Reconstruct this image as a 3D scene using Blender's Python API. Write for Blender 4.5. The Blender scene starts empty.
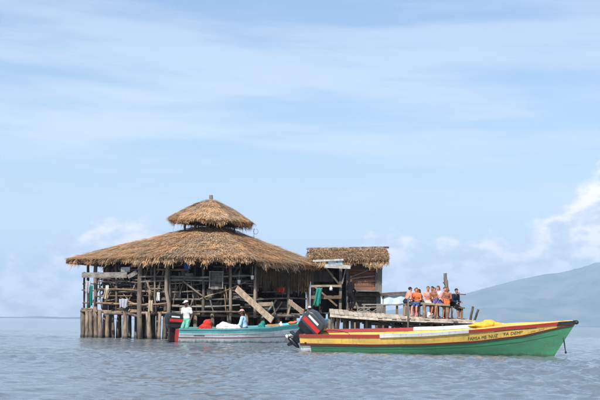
import bpy, bmesh, math, random
import numpy as np
from mathutils import Vector, Matrix, Euler, Quaternion, noise as mnoise

R = math.radians
sc = bpy.context.scene
C = sc.collection
random.seed(7)
rng = np.random.default_rng(11)

# ------------------------------------------------------------------ camera
F = 1400.0                      # focal length in pixels of the 600 px wide photograph
CAM_H = 0.85
PITCH, ROLL = R(5.0), R(0.9)
CAM_R = Euler((math.pi / 2 + PITCH, 0, 0)).to_matrix() @ Matrix.Rotation(ROLL, 3, 'Z')
cam = bpy.data.cameras.new('Camera')
cam.sensor_width = 36.0
cam.lens = F / 600 * 36.0
cam.clip_start = 0.5
cam.clip_end = 80000
camo = bpy.data.objects.new('Camera', cam)
camo.matrix_world = Matrix.Translation((0, 0, CAM_H)) @ CAM_R.to_4x4()
C.objects.link(camo)
sc.camera = camo

# ------------------------------------------------------------------ light
SUN_EL, SUN_AZ = R(46), R(-158)            # azimuth clockwise from +Y: behind the camera on the left
SUN_V = Vector((math.cos(SUN_EL) * math.sin(SUN_AZ), math.cos(SUN_EL) * math.cos(SUN_AZ), math.sin(SUN_EL)))
sun = bpy.data.lights.new('sun', 'SUN')
sun.energy = 5.0
sun.angle = R(0.5)
sun.color = (1.0, 0.95, 0.88)
suno = bpy.data.objects.new('sun', sun)
suno.rotation_euler = (-SUN_V).to_track_quat('-Z', 'Y').to_euler()
suno.location = (0, 0, 60)
C.objects.link(suno)

sc.view_settings.view_transform = 'Standard'
sc.view_settings.look = 'None'
sc.view_settings.gamma = 1.0
sc.view_settings.exposure = 0.28
sc.view_settings.use_curve_mapping = False
sc.render.engine = 'CYCLES'
sc.cycles.use_denoising = True
sc.cycles.max_bounces = 6
sc.cycles.volume_bounces = 1


class N:
    """small helper for shader node graphs"""
    def __init__(self, tree):
        self.t = tree
        self.t.nodes.clear()

    def new(self, kind, **kw):
        n = self.t.nodes.new(kind)
        for k, v in kw.items():
            setattr(n, k, v)
        return n

    def link(self, a, b):
        self.t.links.new(a, b)

    def put(self, sock, v):
        if isinstance(v, bpy.types.NodeSocket):
            self.link(v, sock)
        else:
            sock.default_value = v

    def m(self, op, a, b=0.0, c=0.0, clamp=False):
        n = self.new('ShaderNodeMath', operation=op, use_clamp=clamp)
        for i, v in enumerate((a, b, c)):
            self.put(n.inputs[i], v)
        return n.outputs[0]

    def vec(self, x, y, z):
        n = self.new('ShaderNodeCombineXYZ')
        for i, v in enumerate((x, y, z)):
            self.put(n.inputs[i], v)
        return n.outputs[0]

    def noise(self, vec, scale, detail=4, rough=0.5, dist=0.0):
        n = self.new('ShaderNodeTexNoise')
        if vec is not None:
            self.link(vec, n.inputs['Vector'])
        n.inputs['Scale'].default_value = scale
        n.inputs['Detail'].default_value = detail
        n.inputs['Roughness'].default_value = rough
        n.inputs['Distortion'].default_value = dist
        return n.outputs['Fac']

    def ramp(self, v, a, b, lo=0.0, hi=1.0, smooth=True):
        n = self.new('ShaderNodeMapRange', interpolation_type='SMOOTHSTEP' if smooth else 'LINEAR', clamp=True)
        self.put(n.inputs[0], v)
        for i, x in enumerate((a, b, lo, hi)):
            self.put(n.inputs[i + 1], x)
        return n.outputs[0]

    def mix(self, f, a, b, blend='MIX'):
        n = self.new('ShaderNodeMix', data_type='RGBA', blend_type=blend)
        self.put(n.inputs[0], f)
        self.put(n.inputs[6], a)
        self.put(n.inputs[7], b)
        return n.outputs[2]


def rgb(r, g, b):
    return (r, g, b, 1.0)


# ------------------------------------------------------------------ world: sky and clouds
world = bpy.data.worlds.new('World')
sc.world = world
world.use_nodes = True
w = N(world.node_tree)
sky = w.new('ShaderNodeTexSky', sky_type='NISHITA', sun_disc=False, sun_elevation=SUN_EL, sun_rotation=SUN_AZ,
            altitude=0, air_density=1.0, dust_density=0.6, ozone_density=2.6)
SKY_K = 0.115
tc = w.new('ShaderNodeTexCoord')
sep = w.new('ShaderNodeSeparateXYZ')
w.link(tc.outputs['Generated'], sep.inputs[0])
az = w.m('MULTIPLY', w.m('ARCTAN2', sep.outputs[0], sep.outputs[1]), 57.2958)
el = w.m('MULTIPLY', w.m('ARCSINE', sep.outputs[2]), 57.2958)
skyc = w.mix(1.0, sky.outputs[0], rgb(SKY_K, SKY_K, SKY_K), 'MULTIPLY')
# thin high veil in long flat streaks
el2 = w.m('ADD', el, w.m('MULTIPLY', az, 0.035))
c1 = w.noise(w.vec(w.m('MULTIPLY', az, 0.05), w.m('MULTIPLY', el2, 0.42), 3.1), 1.0, 6, 0.55, 0.4)
c2 = w.noise(w.vec(w.m('MULTIPLY', az, 0.16), w.m('MULTIPLY', el2, 1.1), 8.7), 1.0, 5, 0.6, 0.3)
ci = w.m('ADD', w.m('MULTIPLY', c1, 0.7), w.m('MULTIPLY', c2, 0.3))
cirrus = w.m('MULTIPLY', w.ramp(ci, 0.40, 0.60, 0.05, 0.74), w.ramp(el, 7.5, 13.0, 1.0, 0.55))
col = w.mix(cirrus, skyc, rgb(0.70, 0.79, 0.90))
# low hazy cumulus bank all round the horizon
hn = w.noise(w.vec(w.m('MULTIPLY', az, 0.16), 0.0, 12.4), 1.0, 2, 0.5)
g1 = w.m('MULTIPLY', w.m('EXPONENT', w.m('MULTIPLY', w.m('POWER', w.m('DIVIDE', w.m('SUBTRACT', az, 12.6), 2.2), 2.0), -1.0)), 3.7)
g2 = w.m('MULTIPLY', w.m('EXPONENT', w.m('MULTIPLY', w.m('POWER', w.m('DIVIDE', w.m('ADD', az, 7.5), 3.2), 2.0), -1.0)), 1.3)
g3 = w.m('MULTIPLY', w.m('EXPONENT', w.m('MULTIPLY', w.m('POWER', w.m('DIVIDE', w.m('SUBTRACT', az, 3.4), 1.0), 2.0), -1.0)), 1.1)
H = w.m('ADD', w.m('ADD', w.m('MULTIPLY', hn, 3.6), 1.1), w.m('ADD', g1, w.m('ADD', g2, g3)))
cn = w.noise(w.vec(w.m('MULTIPLY', az, 0.85), w.m('MULTIPLY', el, 1.05), 21.0), 1.0, 8, 0.55, 0.1)
edge = w.m('ADD', w.m('SUBTRACT', H, el), w.m('MULTIPLY', w.m('SUBTRACT', cn, 0.5), 4.2))
cum = w.ramp(edge, 0.0, 1.0, 0.0, 1.0)
puff = w.ramp(w.noise(w.vec(w.m('MULTIPLY', az, 0.8), w.m('MULTIPLY', el, 1.3), 4.0), 1.0, 6, 0.55), 0.34, 0.60)
cumc = w.mix(puff, rgb(0.68, 0.70, 0.745), rgb(1.22, 1.12, 1.08))
low = w.ramp(el, 0.0, 2.5, 0.75, 1.0)
soft = w.m('MULTIPLY', w.m('MULTIPLY', cum, w.ramp(puff, 0.0, 1.0, 0.55, 0.95)), low)
col = w.mix(soft, col, cumc)
bg = w.new('ShaderNodeBackground')
w.link(col, bg.inputs[0])
bg.inputs[1].default_value = 1.0
wo = w.new('ShaderNodeOutputWorld')
w.link(bg.outputs[0], wo.inputs[0])


# ------------------------------------------------------------------ helpers
def ray(px, py):
    return CAM_R @ Vector(((px - 300) / F, (200 - py) / F, -1.0))


def at(px, py, Y):
    """point seen at a pixel of the 600x400 photograph, at the depth Y of what it touches"""
    d = ray(px, py)
    return Vector((0, 0, CAM_H)) + d * (Y / d.y)


ORG = {}


def empty(name, loc, label=None, cat=None, group=None, rot=(0, 0, 0), kind=None):
    o = bpy.data.objects.new(name, None)
    C.objects.link(o)
    o.location = loc
    o.rotation_euler = rot
    o.empty_display_size = 0.2
    ORG[o.name] = Vector(loc)
    tag(o, label, cat, group, kind)
    return o


def tag(o, label=None, cat=None, group=None, kind=None):
    if label: o['label'] = label
    if cat: o['category'] = cat
    if group: o['group'] = group
    if kind: o['kind'] = kind
    return o


def link_mesh(name, me, mat, parent=None, org=None, smooth=False):
    mats = mat if isinstance(mat, (list, tuple)) else [mat]
    for m_ in mats:
        me.materials.append(m_)
    if smooth:
        me.polygons.foreach_set('use_smooth', [True] * len(me.polygons))
    o = bpy.data.objects.new(name, me)
    C.objects.link(o)
    if parent is not None:
        o.parent = parent
        ORG[o.name] = ORG.get(parent.name, Vector((0, 0, 0)))
    else:
        ORG[o.name] = Vector(org) if org is not None else Vector((0, 0, 0))
        o.location = ORG[o.name]
    return o


class MB:
    def __init__(self):
        self.v, self.f, self.mi = [], [], []

    def add(self, vs, fs, mi=0):
        k = len(self.v)
        self.v += [tuple(x) for x in vs]
        self.f += [tuple(i + k for i in q) for q in fs]
        self.mi += [mi] * len(fs)
        return self

    def box(self, c, s, rot=None, mi=0, bev=0.0):
        c = Vector(c)
        hx, hy, hz = s[0] / 2, s[1] / 2, s[2] / 2
        pts = [Vector((x, y, z)) for x in (-hx, hx) for y in (-hy, hy) for z in (-hz, hz)]
        if rot is not None:
            M = rot if isinstance(rot, Matrix) else Euler(rot).to_matrix()
            pts = [M @ p for p in pts]
        return self.add([c + p for p in pts],
                        [(0, 1, 3, 2), (4, 6, 7, 5), (0, 4, 5, 1), (2, 3, 7, 6), (0, 2, 6, 4), (1, 5, 7, 3)], mi)

    def beam(self, a, b, wd, ht, up=(0, 0, 1), mi=0, jit=0.0):
        """rectangular beam from a to b, slightly uneven"""
        a, b = Vector(a), Vector(b)
        d = (b - a).normalized()
        u = Vector(up)
        s = d.cross(u)
        if s.length < 1e-4:
            s = d.cross(Vector((0, 1, 0)))
        s.normalize()
        u = s.cross(d).normalized()
        pts = []
        for t in (0, 0.5, 1):
            p = a.lerp(b, t) + (u * random.uniform(-jit, jit) if t == 0.5 else Vector((0, 0, 0)))
            ww, hh = wd / 2 * (1 + random.uniform(-.06, .06)), ht / 2 * (1 + random.uniform(-.06, .06))
            pts += [p - s * ww - u * hh, p + s * ww - u * hh, p + s * ww + u * hh, p - s * ww + u * hh]
        fs = [(3, 2, 1, 0), (8, 9, 10, 11)]
        for k in (0, 4):
            for i in range(4):
                j = (i + 1) % 4
                fs.append((k + i, k + j, k + 4 + j, k + 4 + i))
        return self.add(pts, fs, mi)

    def tube(self, pts, rad, n=8, mi=0, cap=True, twist=0.0, wob=0.0):
        pts = [Vector(p) for p in pts]
        if not isinstance(rad, (list, tuple)):
            rad = [rad] * len(pts)
        vs, fs = [], []
        ref = None
        for i, p in enumerate(pts):
            d = (pts[min(i + 1, len(pts) - 1)] - pts[max(i - 1, 0)])
            d = d.normalized() if d.length > 1e-9 else Vector((0, 0, 1))
            if ref is None:
                ref = Vector((0, 1, 0)) if abs(d.z) > 0.9 else Vector((0, 0, 1))
            s = d.cross(ref).normalized()
            u = s.cross(d).normalized()
            ref = u
            for k in range(n):
                a = 2 * math.pi * k / n + twist * i
                r = rad[i] * (1 + random.uniform(-wob, wob))
                vs.append(p + s * math.cos(a) * r + u * math.sin(a) * r)
        for i in range(len(pts) - 1):
            for k in range(n):
                k2 = (k + 1) % n
                fs.append((i * n + k, i * n + k2, (i + 1) * n + k2, (i + 1) * n + k))
        if cap:
            fs.append(tuple(range(n))[::-1])
            fs.append(tuple((len(pts) - 1) * n + k for k in range(n)))
        return self.add(vs, fs, mi)

    def ellipsoid(self, c, r, M=None, nu=12, nv=8, mi=0):
        c = Vector(c)
        vs, fs = [], []
        for j in range(nv + 1):
            th = math.pi * j / nv
            for i in range(nu):
                ph = 2 * math.pi * i / nu
                p = Vector((r[0] * math.sin(th) * math.cos(ph), r[1] * math.sin(th) * math.sin(ph), r[2] * math.cos(th)))
                vs.append(c + (M @ p if M is not None else p))
        for j in range(nv):
            for i in range(nu):
                i2 = (i + 1) % nu
                fs.append((j * nu + i, (j + 1) * nu + i, (j + 1) * nu + i2, j * nu + i2))
        return self.add(vs, fs, mi)

    def mesh(self, name, org=(0, 0, 0)):
        o = Vector(org)
        me = bpy.data.meshes.new(name)
        me.from_pydata([(x - o.x, y - o.y, z - o.z) for x, y, z in self.v], [], self.f)
        me.polygons.foreach_set('material_index', self.mi)
        me.update()
        return me

    def build(self, name, mat, parent=None, local=False, smooth=False, label=None, cat=None, group=None, kind=None, org=None):
        """local=False: the points are world points; children are stored relative to their thing's origin"""
        if parent is not None:
            oo = (0, 0, 0) if local else ORG[parent.name]
            o = link_mesh(name, self.mesh(name, oo), mat, parent, smooth=smooth)
        else:
            if org is None:
                a = np.array(self.v)
                org = ((a[:, 0].min() + a[:, 0].max()) / 2, (a[:, 1].min() + a[:, 1].max()) / 2, a[:, 2].min())
            o = link_mesh(name, self.mesh(name, org), mat, None, org=org, smooth=smooth)
        return tag(o, label, cat, group, kind)


# ------------------------------------------------------------------ materials
M = {}


def material(name, col, rough=0.7, col2=None, nscale=6.0, stretch=(1, 1, 1), var=0.25, bump=0.0, spec=0.3, island=False, metal=0.0,
             detail=5, objvar=0.0):
    m_ = bpy.data.materials.new(name)
    m_.use_nodes = True
    n = N(m_.node_tree)
    p = n.new('ShaderNodeBsdfPrincipled')
    out = n.new('ShaderNodeOutputMaterial')
    n.link(p.outputs[0], out.inputs[0])
    tcn = n.new('ShaderNodeTexCoord')
    mp = n.new('ShaderNodeMapping')
    mp.inputs['Scale'].default_value = stretch
    n.link(tcn.outputs['Object'], mp.inputs[0])
    fac = n.noise(mp.outputs[0], nscale, detail, 0.6)
    c2 = col2 if col2 else tuple(x * (1 - var) for x in col)
    cc = n.mix(n.ramp(fac, 0.35, 0.65), rgb(*col), rgb(*c2))
    if island:
        g = n.new('ShaderNodeNewGeometry')
        cc = n.mix(1.0, cc, n.mix(n.ramp(g.outputs['Random Per Island'], 0, 1, smooth=False), rgb(0.55, 0.52, 0.50), rgb(1.35, 1.3, 1.22)), 'MULTIPLY')
    if objvar:
        oi = n.new('ShaderNodeObjectInfo')
        a, b = 1 - objvar, 1 + objvar
        cc = n.mix(1.0, cc, n.mix(oi.outputs['Random'], rgb(a, a, a), rgb(b, b * 0.98, b * 0.95)), 'MULTIPLY')
    n.link(cc, p.inputs['Base Color'])
    p.inputs['Roughness'].default_value = rough
    p.inputs['Specular IOR Level'].default_value = spec
    p.inputs['Metallic'].default_value = metal
    if bump:
        b = n.new('ShaderNodeBump')
        b.inputs['Strength'].default_value = bump
        b.inputs['Distance'].default_value = 0.02
        n.link(n.noise(mp.outputs[0], nscale * 3, 4, 0.6), b.inputs['Height'])
        n.link(b.outputs[0], p.inputs['Normal'])
    M[name] = m_
    return m_


material('thatch', (0.62, 0.39, 0.215), 0.85, (0.43, 0.32, 0.22), 0.9, island=True, spec=0.15)
material('thatch_grey', (0.52, 0.36, 0.22), 0.85, (0.38, 0.275, 0.18), 1.6, island=True, spec=0.15)
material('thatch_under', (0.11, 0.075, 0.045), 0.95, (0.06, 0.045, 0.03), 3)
material('driftwood', (0.225, 0.185, 0.15), 0.85, (0.10, 0.08, 0.062), 4, (1, 1, 0.25), bump=0.5, objvar=0.35)
material('driftwood_tan', (0.30, 0.215, 0.14), 0.85, (0.16, 0.11, 0.075), 4, (0.4, 1, 1), bump=0.5, objvar=0.3)
material('driftwood_grey', (0.235, 0.22, 0.20), 0.85, (0.12, 0.11, 0.098), 5, (0.4, 1, 1), bump=0.4, objvar=0.3)
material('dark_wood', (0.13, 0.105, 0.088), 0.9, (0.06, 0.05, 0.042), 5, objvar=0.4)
material('pale_plank', (0.40, 0.32, 0.24), 0.85, (0.24, 0.185, 0.135), 5, (0.5, 2, 1), bump=0.4, objvar=0.2)
material('deck_wood', (0.55, 0.47, 0.39), 0.85, (0.36, 0.30, 0.245), 4, (2, 0.4, 1), bump=0.4, objvar=0.22)
material('red_board', (0.22, 0.10, 0.06), 0.8, (0.12, 0.065, 0.045), 4, (0.3, 1, 2), bump=0.3, objvar=0.35)
material('grey_board', (0.20, 0.185, 0.175), 0.85, (0.12, 0.11, 0.10), 4, (2, 1, 0.3), bump=0.3, objvar=0.3)
material('white_board', (0.50, 0.49, 0.46), 0.7, (0.30, 0.29, 0.27), 6, bump=0.2)


def pile_material():
    """sea-worn piles: stained dark and weedy at the water, bleached above (tide line fixed to the pile)"""
    m_ = bpy.data.materials.new('pile_wood')
    m_.use_nodes = True
    n = N(m_.node_tree)
    p = n.new('ShaderNodeBsdfPrincipled')
    out = n.new('ShaderNodeOutputMaterial')
    n.link(p.outputs[0], out.inputs[0])
    g = n.new('ShaderNodeNewGeometry')
    s = n.new('ShaderNodeSeparateXYZ')
    n.link(g.outputs['Position'], s.inputs[0])
    mp = n.new('ShaderNodeMapping')
    mp.inputs['Scale'].default_value = (1, 1, 0.25)
    n.link(g.outputs['Position'], mp.inputs[0])
    nz = n.noise(mp.outputs[0], 7, 5, 0.6)
    c = n.mix(n.ramp(nz, 0.35, 0.65), rgb(0.28, 0.215, 0.16), rgb(0.085, 0.068, 0.054))
    oi = n.new('ShaderNodeObjectInfo')
    c = n.mix(1.0, c, n.mix(oi.outputs['Random'], rgb(0.6, 0.6, 0.62), rgb(1.35, 1.3, 1.2)), 'MULTIPLY')
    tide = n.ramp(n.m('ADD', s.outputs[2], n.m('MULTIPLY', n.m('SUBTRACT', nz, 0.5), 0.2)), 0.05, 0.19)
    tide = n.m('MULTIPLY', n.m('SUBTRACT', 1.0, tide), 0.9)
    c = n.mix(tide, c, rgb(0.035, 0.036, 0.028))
    n.link(c, p.inputs['Base Color'])
    p.inputs['Roughness'].default_value = 0.8
    M['pile_wood'] = m_


pile_material()


def paint(name, col, rough=0.45, wear=(0.5, 0.45, 0.38), amount=0.25):
    """old boat paint: sun-faded in patches, scuffed along the planks"""
    m_ = bpy.data.materials.new(name)
    m_.use_nodes = True
    n = N(m_.node_tree)
    p = n.new('ShaderNodeBsdfPrincipled')
    out = n.new('ShaderNodeOutputMaterial')
    n.link(p.outputs[0], out.inputs[0])
    tcn = n.new('ShaderNodeTexCoord')
    mp = n.new('ShaderNodeMapping')
    mp.inputs['Scale'].default_value = (0.5, 2, 3)
    n.link(tcn.outputs['Object'], mp.inputs[0])
    f1 = n.ramp(n.noise(mp.outputs[0], 2.0, 5, 0.6), 0.3, 0.7)
    c = n.mix(f1, rgb(*col), rgb(*(x * 0.60 + 0.025 for x in col)))
    f2 = n.ramp(n.noise(mp.outputs[0], 9.0, 6, 0.65), 0.60, 0.72, 0, amount * 2)
    c = n.mix(f2, c, rgb(*wear))
    sp = n.new('ShaderNodeSeparateXYZ')
    n.link(tcn.outputs['Object'], sp.inputs[0])
    mp2 = n.new('ShaderNodeMapping')
    mp2.inputs['Scale'].default_value = (9, 9, 0.8)
    n.link(tcn.outputs['Object'], mp2.inputs[0])
    streak = n.ramp(n.noise(mp2.outputs[0], 1.6, 4, 0.6), 0.52, 0.75, 0, 0.4)
    c = n.mix(streak, c, rgb(0.10, 0.085, 0.065))
    chip = n.ramp(n.noise(tcn.outputs['Object'], 26, 3, 0.6), 0.66, 0.70, 0, 0.8)
    c = n.mix(chip, c, rgb(*wear))
    slime = n.ramp(n.m('ADD', sp.outputs[2], n.m('MULTIPLY', n.m('SUBTRACT', n.noise(mp2.outputs[0], 1.0, 4, 0.6), 0.5), 0.25)), 0.02, 0.15)
    slime = n.m('MULTIPLY', n.m('SUBTRACT', 1.0, slime), 0.7)
    c = n.mix(slime, c, rgb(0.045, 0.055, 0.04))
    n.link(c, p.inputs['Base Color'])
    n.link(n.ramp(f1, 0, 1, rough, min(1, rough + 0.2)), p.inputs['Roughness'])
    M[name] = m_
    return m_


paint('paint_green', (0.055, 0.25, 0.12), wear=(0.19, 0.30, 0.22), amount=0.4)
paint('paint_green_dark', (0.02, 0.12, 0.08), wear=(0.10, 0.20, 0.15))
paint('paint_yellow', (0.93, 0.60, 0.12), wear=(0.60, 0.42, 0.18))
paint('paint_red', (0.45, 0.035, 0.03), wear=(0.4, 0.13, 0.09))
paint('paint_maroon', (0.16, 0.015, 0.015), wear=(0.25, 0.07, 0.05))
paint('paint_white', (0.80, 0.79, 0.76), wear=(0.6, 0.56, 0.5), amount=0.15)
paint('paint_hullgrey', (0.82, 0.83, 0.84), wear=(0.45, 0.46, 0.45), amount=0.25)
paint('paint_teal', (0.16, 0.50, 0.50), wear=(0.3, 0.5, 0.48))
paint('paint_black', (0.012, 0.012, 0.014), wear=(0.05, 0.05, 0.05))
material('motor_black', (0.016, 0.017, 0.02), 0.28, var=0.3, spec=0.5)
material('motor_grey', (0.05, 0.056, 0.066), 0.35, var=0.2, spec=0.5)
material('decal_white', (0.78, 0.78, 0.78), 0.4, var=0.1)
material('decal_red', (0.52, 0.035, 0.03), 0.4, var=0.1)
material('metal', (0.42, 0.43, 0.44), 0.45, metal=0.6)
material('rope', (0.24, 0.20, 0.15), 0.9)
material('rope_dark', (0.03, 0.03, 0.03), 0.9)


def cloth_mat(name, col, var=0.2):
    return material(name, col, 0.9, None, 9, var=var, spec=0.1, bump=0.15)


cloth_mat('cloth_white', (0.70, 0.70, 0.69), 0.12)
cloth_mat('cloth_lavender', (0.44, 0.43, 0.49))
cloth_mat('cloth_cream', (0.48, 0.41, 0.28))
cloth_mat('cloth_teal', (0.03, 0.23, 0.19))
cloth_mat('cloth_mint', (0.15, 0.46, 0.36))
cloth_mat('cloth_skyblue', (0.42, 0.66, 0.85))
cloth_mat('cloth_red', (0.55, 0.045, 0.035))
cloth_mat('cloth_orange', (0.75, 0.20, 0.06))
cloth_mat('cloth_blue', (0.05, 0.13, 0.36))
cloth_mat('cloth_navy', (0.02, 0.03, 0.06))
cloth_mat('cloth_black', (0.014, 0.014, 0.017))
cloth_mat('cloth_purple', (0.16, 0.12, 0.32))
cloth_mat('cloth_pink', (0.72, 0.36, 0.36))
cloth_mat('cloth_olive', (0.09, 0.13, 0.07))
cloth_mat('tarp_blue', (0.62, 0.76, 0.84))
cloth_mat('tarp_yellow', (0.80, 0.47, 0.07))
cloth_mat('tarp_turq', (0.10, 0.50, 0.50))
material('plastic_white', (0.75, 0.74, 0.70), 0.4)
material('plastic_orange', (0.75, 0.24, 0.04), 0.45)
material('skin_brown', (0.10, 0.048, 0.028), 0.5, var=0.15)
material('skin_tan', (0.46, 0.21, 0.125), 0.5, (0.36, 0.13, 0.075), 4, objvar=0.2)
material('skin_fair', (0.60, 0.31, 0.22), 0.5, (0.60, 0.20, 0.135), 4, objvar=0.15)
material('hair_dark', (0.015, 0.011, 0.009), 0.6)
material('hair_brown', (0.11, 0.06, 0.03), 0.6)
material('eye', (0.02, 0.015, 0.012), 0.2)
material('lip', (0.25, 0.08, 0.07), 0.5)
material('mountain_green', (0.03, 0.07, 0.03), 0.95, (0.17, 0.17, 0.09), 0.0035, detail=9)
material('house_wall', (0.42, 0.42, 0.41), 0.8, var=0.1)
material('house_roof', (0.35, 0.14, 0.09), 0.8)


# ------------------------------------------------------------------ sea
def sea():
    ys = [-600.0, -200.0, -60.0, -15.0, -2.0]
    y = 4.0
    while y < 130:
        ys.append(y)
        y += max(0.05, y * 0.0042)
    st = ys[-1] - ys[-2]
    while y < 45000:
        ys.append(y)
        st *= 1.06
        y += st
    ys.append(45000.0)
    ys = np.array(ys)
    nc = 461
    t = np.linspace(-1, 1, nc)
    prof = 0.22 * t + 0.78 * t ** 5
    W = np.maximum(60.0, 0.9 * ys)
    X = prof[None, :] * W[:, None]
    Y = np.repeat(ys[:, None], nc, 1)
    Z = np.zeros_like(X)
    r = np.random.default_rng(5)
    wind = R(-62)                      # waves run across and slightly towards the camera
    for i in range(90):
        lam = 0.20 * (9.0 ** r.random())          # 0.2 .. 1.8 m
        th = wind + r.normal(0, 0.55)
        k = 2 * math.pi / lam
        a = 0.0036 * (lam / 0.6) ** 0.35 * (0.5 + r.random())
        if lam < 0.5:
            fade = np.clip((70 - Y) / 40, 0, 1)
        else:
            fade = np.clip((130 - Y) / 60, 0, 1)
        fade = fade * np.clip((55 - np.abs(X)) / 15, 0, 1) * (Y > 3)
        ph = k * (math.cos(th) * X + math.sin(th) * Y) + r.random() * 6.283
        Z += fade * a * (np.sin(ph) + 0.25 * np.sin(2 * ph + 1.3))
    gust = 0.78 + 0.45 * np.sin(X * 0.21 + Y * 0.13) * np.sin(X * 0.07 - Y * 0.11 + 1)
    Z *= gust
    nr = len(ys)
    co = np.stack([X, Y, Z], -1).reshape(-1, 3).astype(np.float32)
    idx = np.arange(nr * nc).reshape(nr, nc)
    q = np.stack([idx[:-1, :-1], idx[:-1, 1:], idx[1:, 1:], idx[1:, :-1]], -1).reshape(-1, 4)
    me = bpy.data.meshes.new('sea')
    me.vertices.add(len(co)); me.vertices.foreach_set('co', co.ravel())
    me.loops.add(q.size); me.loops.foreach_set('vertex_index', q.ravel().astype(np.int32))
    me.polygons.add(len(q)); me.polygons.foreach_set('loop_start', np.arange(0, q.size, 4, dtype=np.int32))
    me.update(); me.validate()
    m_ = bpy.data.materials.new('sea_water')
    m_.use_nodes = True
    n = N(m_.node_tree)
    p = n.new('ShaderNodeBsdfPrincipled')
    out = n.new('ShaderNodeOutputMaterial')
    n.link(p.outputs[0], out.inputs[0])
    g = n.new('ShaderNodeNewGeometry')
    mp = n.new('ShaderNodeMapping'); mp.inputs['Scale'].default_value = (0.6, 1.0, 1)
    mp.inputs['Rotation'].default_value = (0, 0, R(20))
    n.link(g.outputs['Position'], mp.inputs[0])
    big = n.noise(mp.outputs[0], 0.035, 4, 0.55)
    n.link(n.mix(n.ramp(big, 0.35, 0.65), rgb(0.125, 0.155, 0.18), rgb(0.175, 0.205, 0.22)), p.inputs['Base Color'])
    p.inputs['Roughness'].default_value = 0.06
    p.inputs['IOR'].default_value = 1.33
    h1 = n.noise(mp.outputs[0], 6.0, 5, 0.65, 0.3)
    h2 = n.noise(mp.outputs[0], 0.9, 4, 0.6, 0.2)
    b1 = n.new('ShaderNodeBump'); b1.inputs['Strength'].default_value = 0.55; b1.inputs['Distance'].default_value = 0.05
    n.link(h1, b1.inputs['Height'])
    b2 = n.new('ShaderNodeBump'); b2.inputs['Strength'].default_value = 0.4; b2.inputs['Distance'].default_value = 0.12
    n.link(h2, b2.inputs['Height']); n.link(b1.outputs[0], b2.inputs['Normal'])
    n.link(b2.outputs[0], p.inputs['Normal'])
    o = link_mesh('sea', me, m_, smooth=True)
    tag(o, 'rippled grey blue sea reaching to the horizon', kind='structure')


sea()


# ------------------------------------------------------------------ far land
def terrain(name, x0, x1, y0, y1, nx, ny, hfun, label):
    vs, fs = [], []
    for j in range(ny):
        for i in range(nx):
            x = x0 + (x1 - x0) * i / (nx - 1)
            y = y0 + (y1 - y0) * j / (ny - 1)
            vs.append((x, y, hfun(x, y, j / (ny - 1))))
    for j in range(ny - 1):
        for i in range(nx - 1):
            k = j * nx + i
            fs.append((k, k + 1, k + nx + 1, k + nx))
    me = bpy.data.meshes.new(name)
    me.from_pydata(vs, [], fs)
    o = link_mesh(name, me, M['mountain_green'], smooth=True)
    tag(o, label, kind='structure')
    return o


RIDGE = [(-200, 320), (200, 320), (330, 318.0), (400, 309), (440, 301), (470, 293.2), (490, 287.5), (520, 279.5), (545, 274), (560, 272.5), (580, 268), (600, 263.5),
         (640, 258), (700, 256), (800, 266), (950, 290), (1100, 322)]


def ridge_h(x):
    px = 300 + F * x / 11000.0
    for (a, ya), (b, yb) in zip(RIDGE, RIDGE[1:]):
        if a <= px <= b:
            yy = ya + (yb - ya) * (px - a) / (b - a)
            return max(0.0, at(px, yy, 11000.0).z)
    return 0.0


def mtn(x, y, t):
    base = ridge_h(x)
    f = math.sin(min(1.0, t / 0.6) * math.pi / 2) ** 1.3 if t < 0.6 else math.cos((t - 0.6) / 0.4 * math.pi / 2)
    nz = mnoise.ridged_multi_fractal(Vector((x / 1100, y / 1500, 3.3)), 0.9, 2.1, 6, 1.0, 2.0) * 0.45 - 0.5
    amp = 0.75 * math.sin(min(1, t / 0.6) * math.pi) + 0.05
    return base * (f + amp * nz) - 4 + 3 * min(1, t * 6)


terrain('mountain', 300, 6200, 8600, 12600, 260, 110, mtn, 'long blue hazy mountain slope rising on the right')


def low_land(x, y, t):
    nz = mnoise.fractal(Vector((x / 260, y / 400, 7.7)), 1.0, 2.0, 5)
    return max(-3, 13 + 11 * nz) * math.sin(t * math.pi) - 2


terrain('far_shore', -3400, 600, 9200, 9900, 220, 6, low_land, 'thin pale strip of far shore on the left horizon')


# ------------------------------------------------------------------ thatch
def blades(name, gen, count, mat, parent, seed):
    """gen(rng) -> (root point, down direction, surface normal, length, width); thousands of straw blades in one part"""
    r = np.random.default_rng(seed)
    org = ORG[parent.name]
    V = np.empty((count, 4, 3), np.float32)
    for i in range(count):
        p, d, nrm, ln, wd = gen(r)
        s = d.cross(nrm).normalized()
        tipw = wd * r.uniform(0.1, 0.6)
        a = p - org
        b = p + d * ln - org
        V[i, 0] = a - s * wd / 2
        V[i, 1] = a + s * wd / 2
        V[i, 2] = b + s * tipw / 2
        V[i, 3] = b - s * tipw / 2
    q = np.arange(count * 4, dtype=np.int32)
    me = bpy.data.meshes.new(name)
    me.vertices.add(count * 4); me.vertices.foreach_set('co', V.ravel())
    me.loops.add(count * 4); me.loops.foreach_set('vertex_index', q)
    me.polygons.add(count); me.polygons.foreach_set('loop_start', np.arange(0, count * 4, 4, dtype=np.int32))
    me.update(); me.validate()
    o = link_mesh(name, me, mat, parent)
    o['kind'] = 'stuff'
    return o


def roof_faces(eave, top):
    """quads (eave a, eave b, top b, top a) around a ring"""
    n = len(eave)
    return [(eave[i], eave[(i + 1) % n], top[(i + 1) % n], top[i]) for i in range(n)]


def quad_pt(q, u, v, sag):
    a, b, c, d = q
    e = a.lerp(b, u)
    t = d.lerp(c, u)
    p = e.lerp(t, v)
    # v=0 eave, v=1 top: sag>0 makes the slope belly out
    p = p + Vector((0, 0, sag * math.sin(v * math.pi)))
    return p


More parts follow.
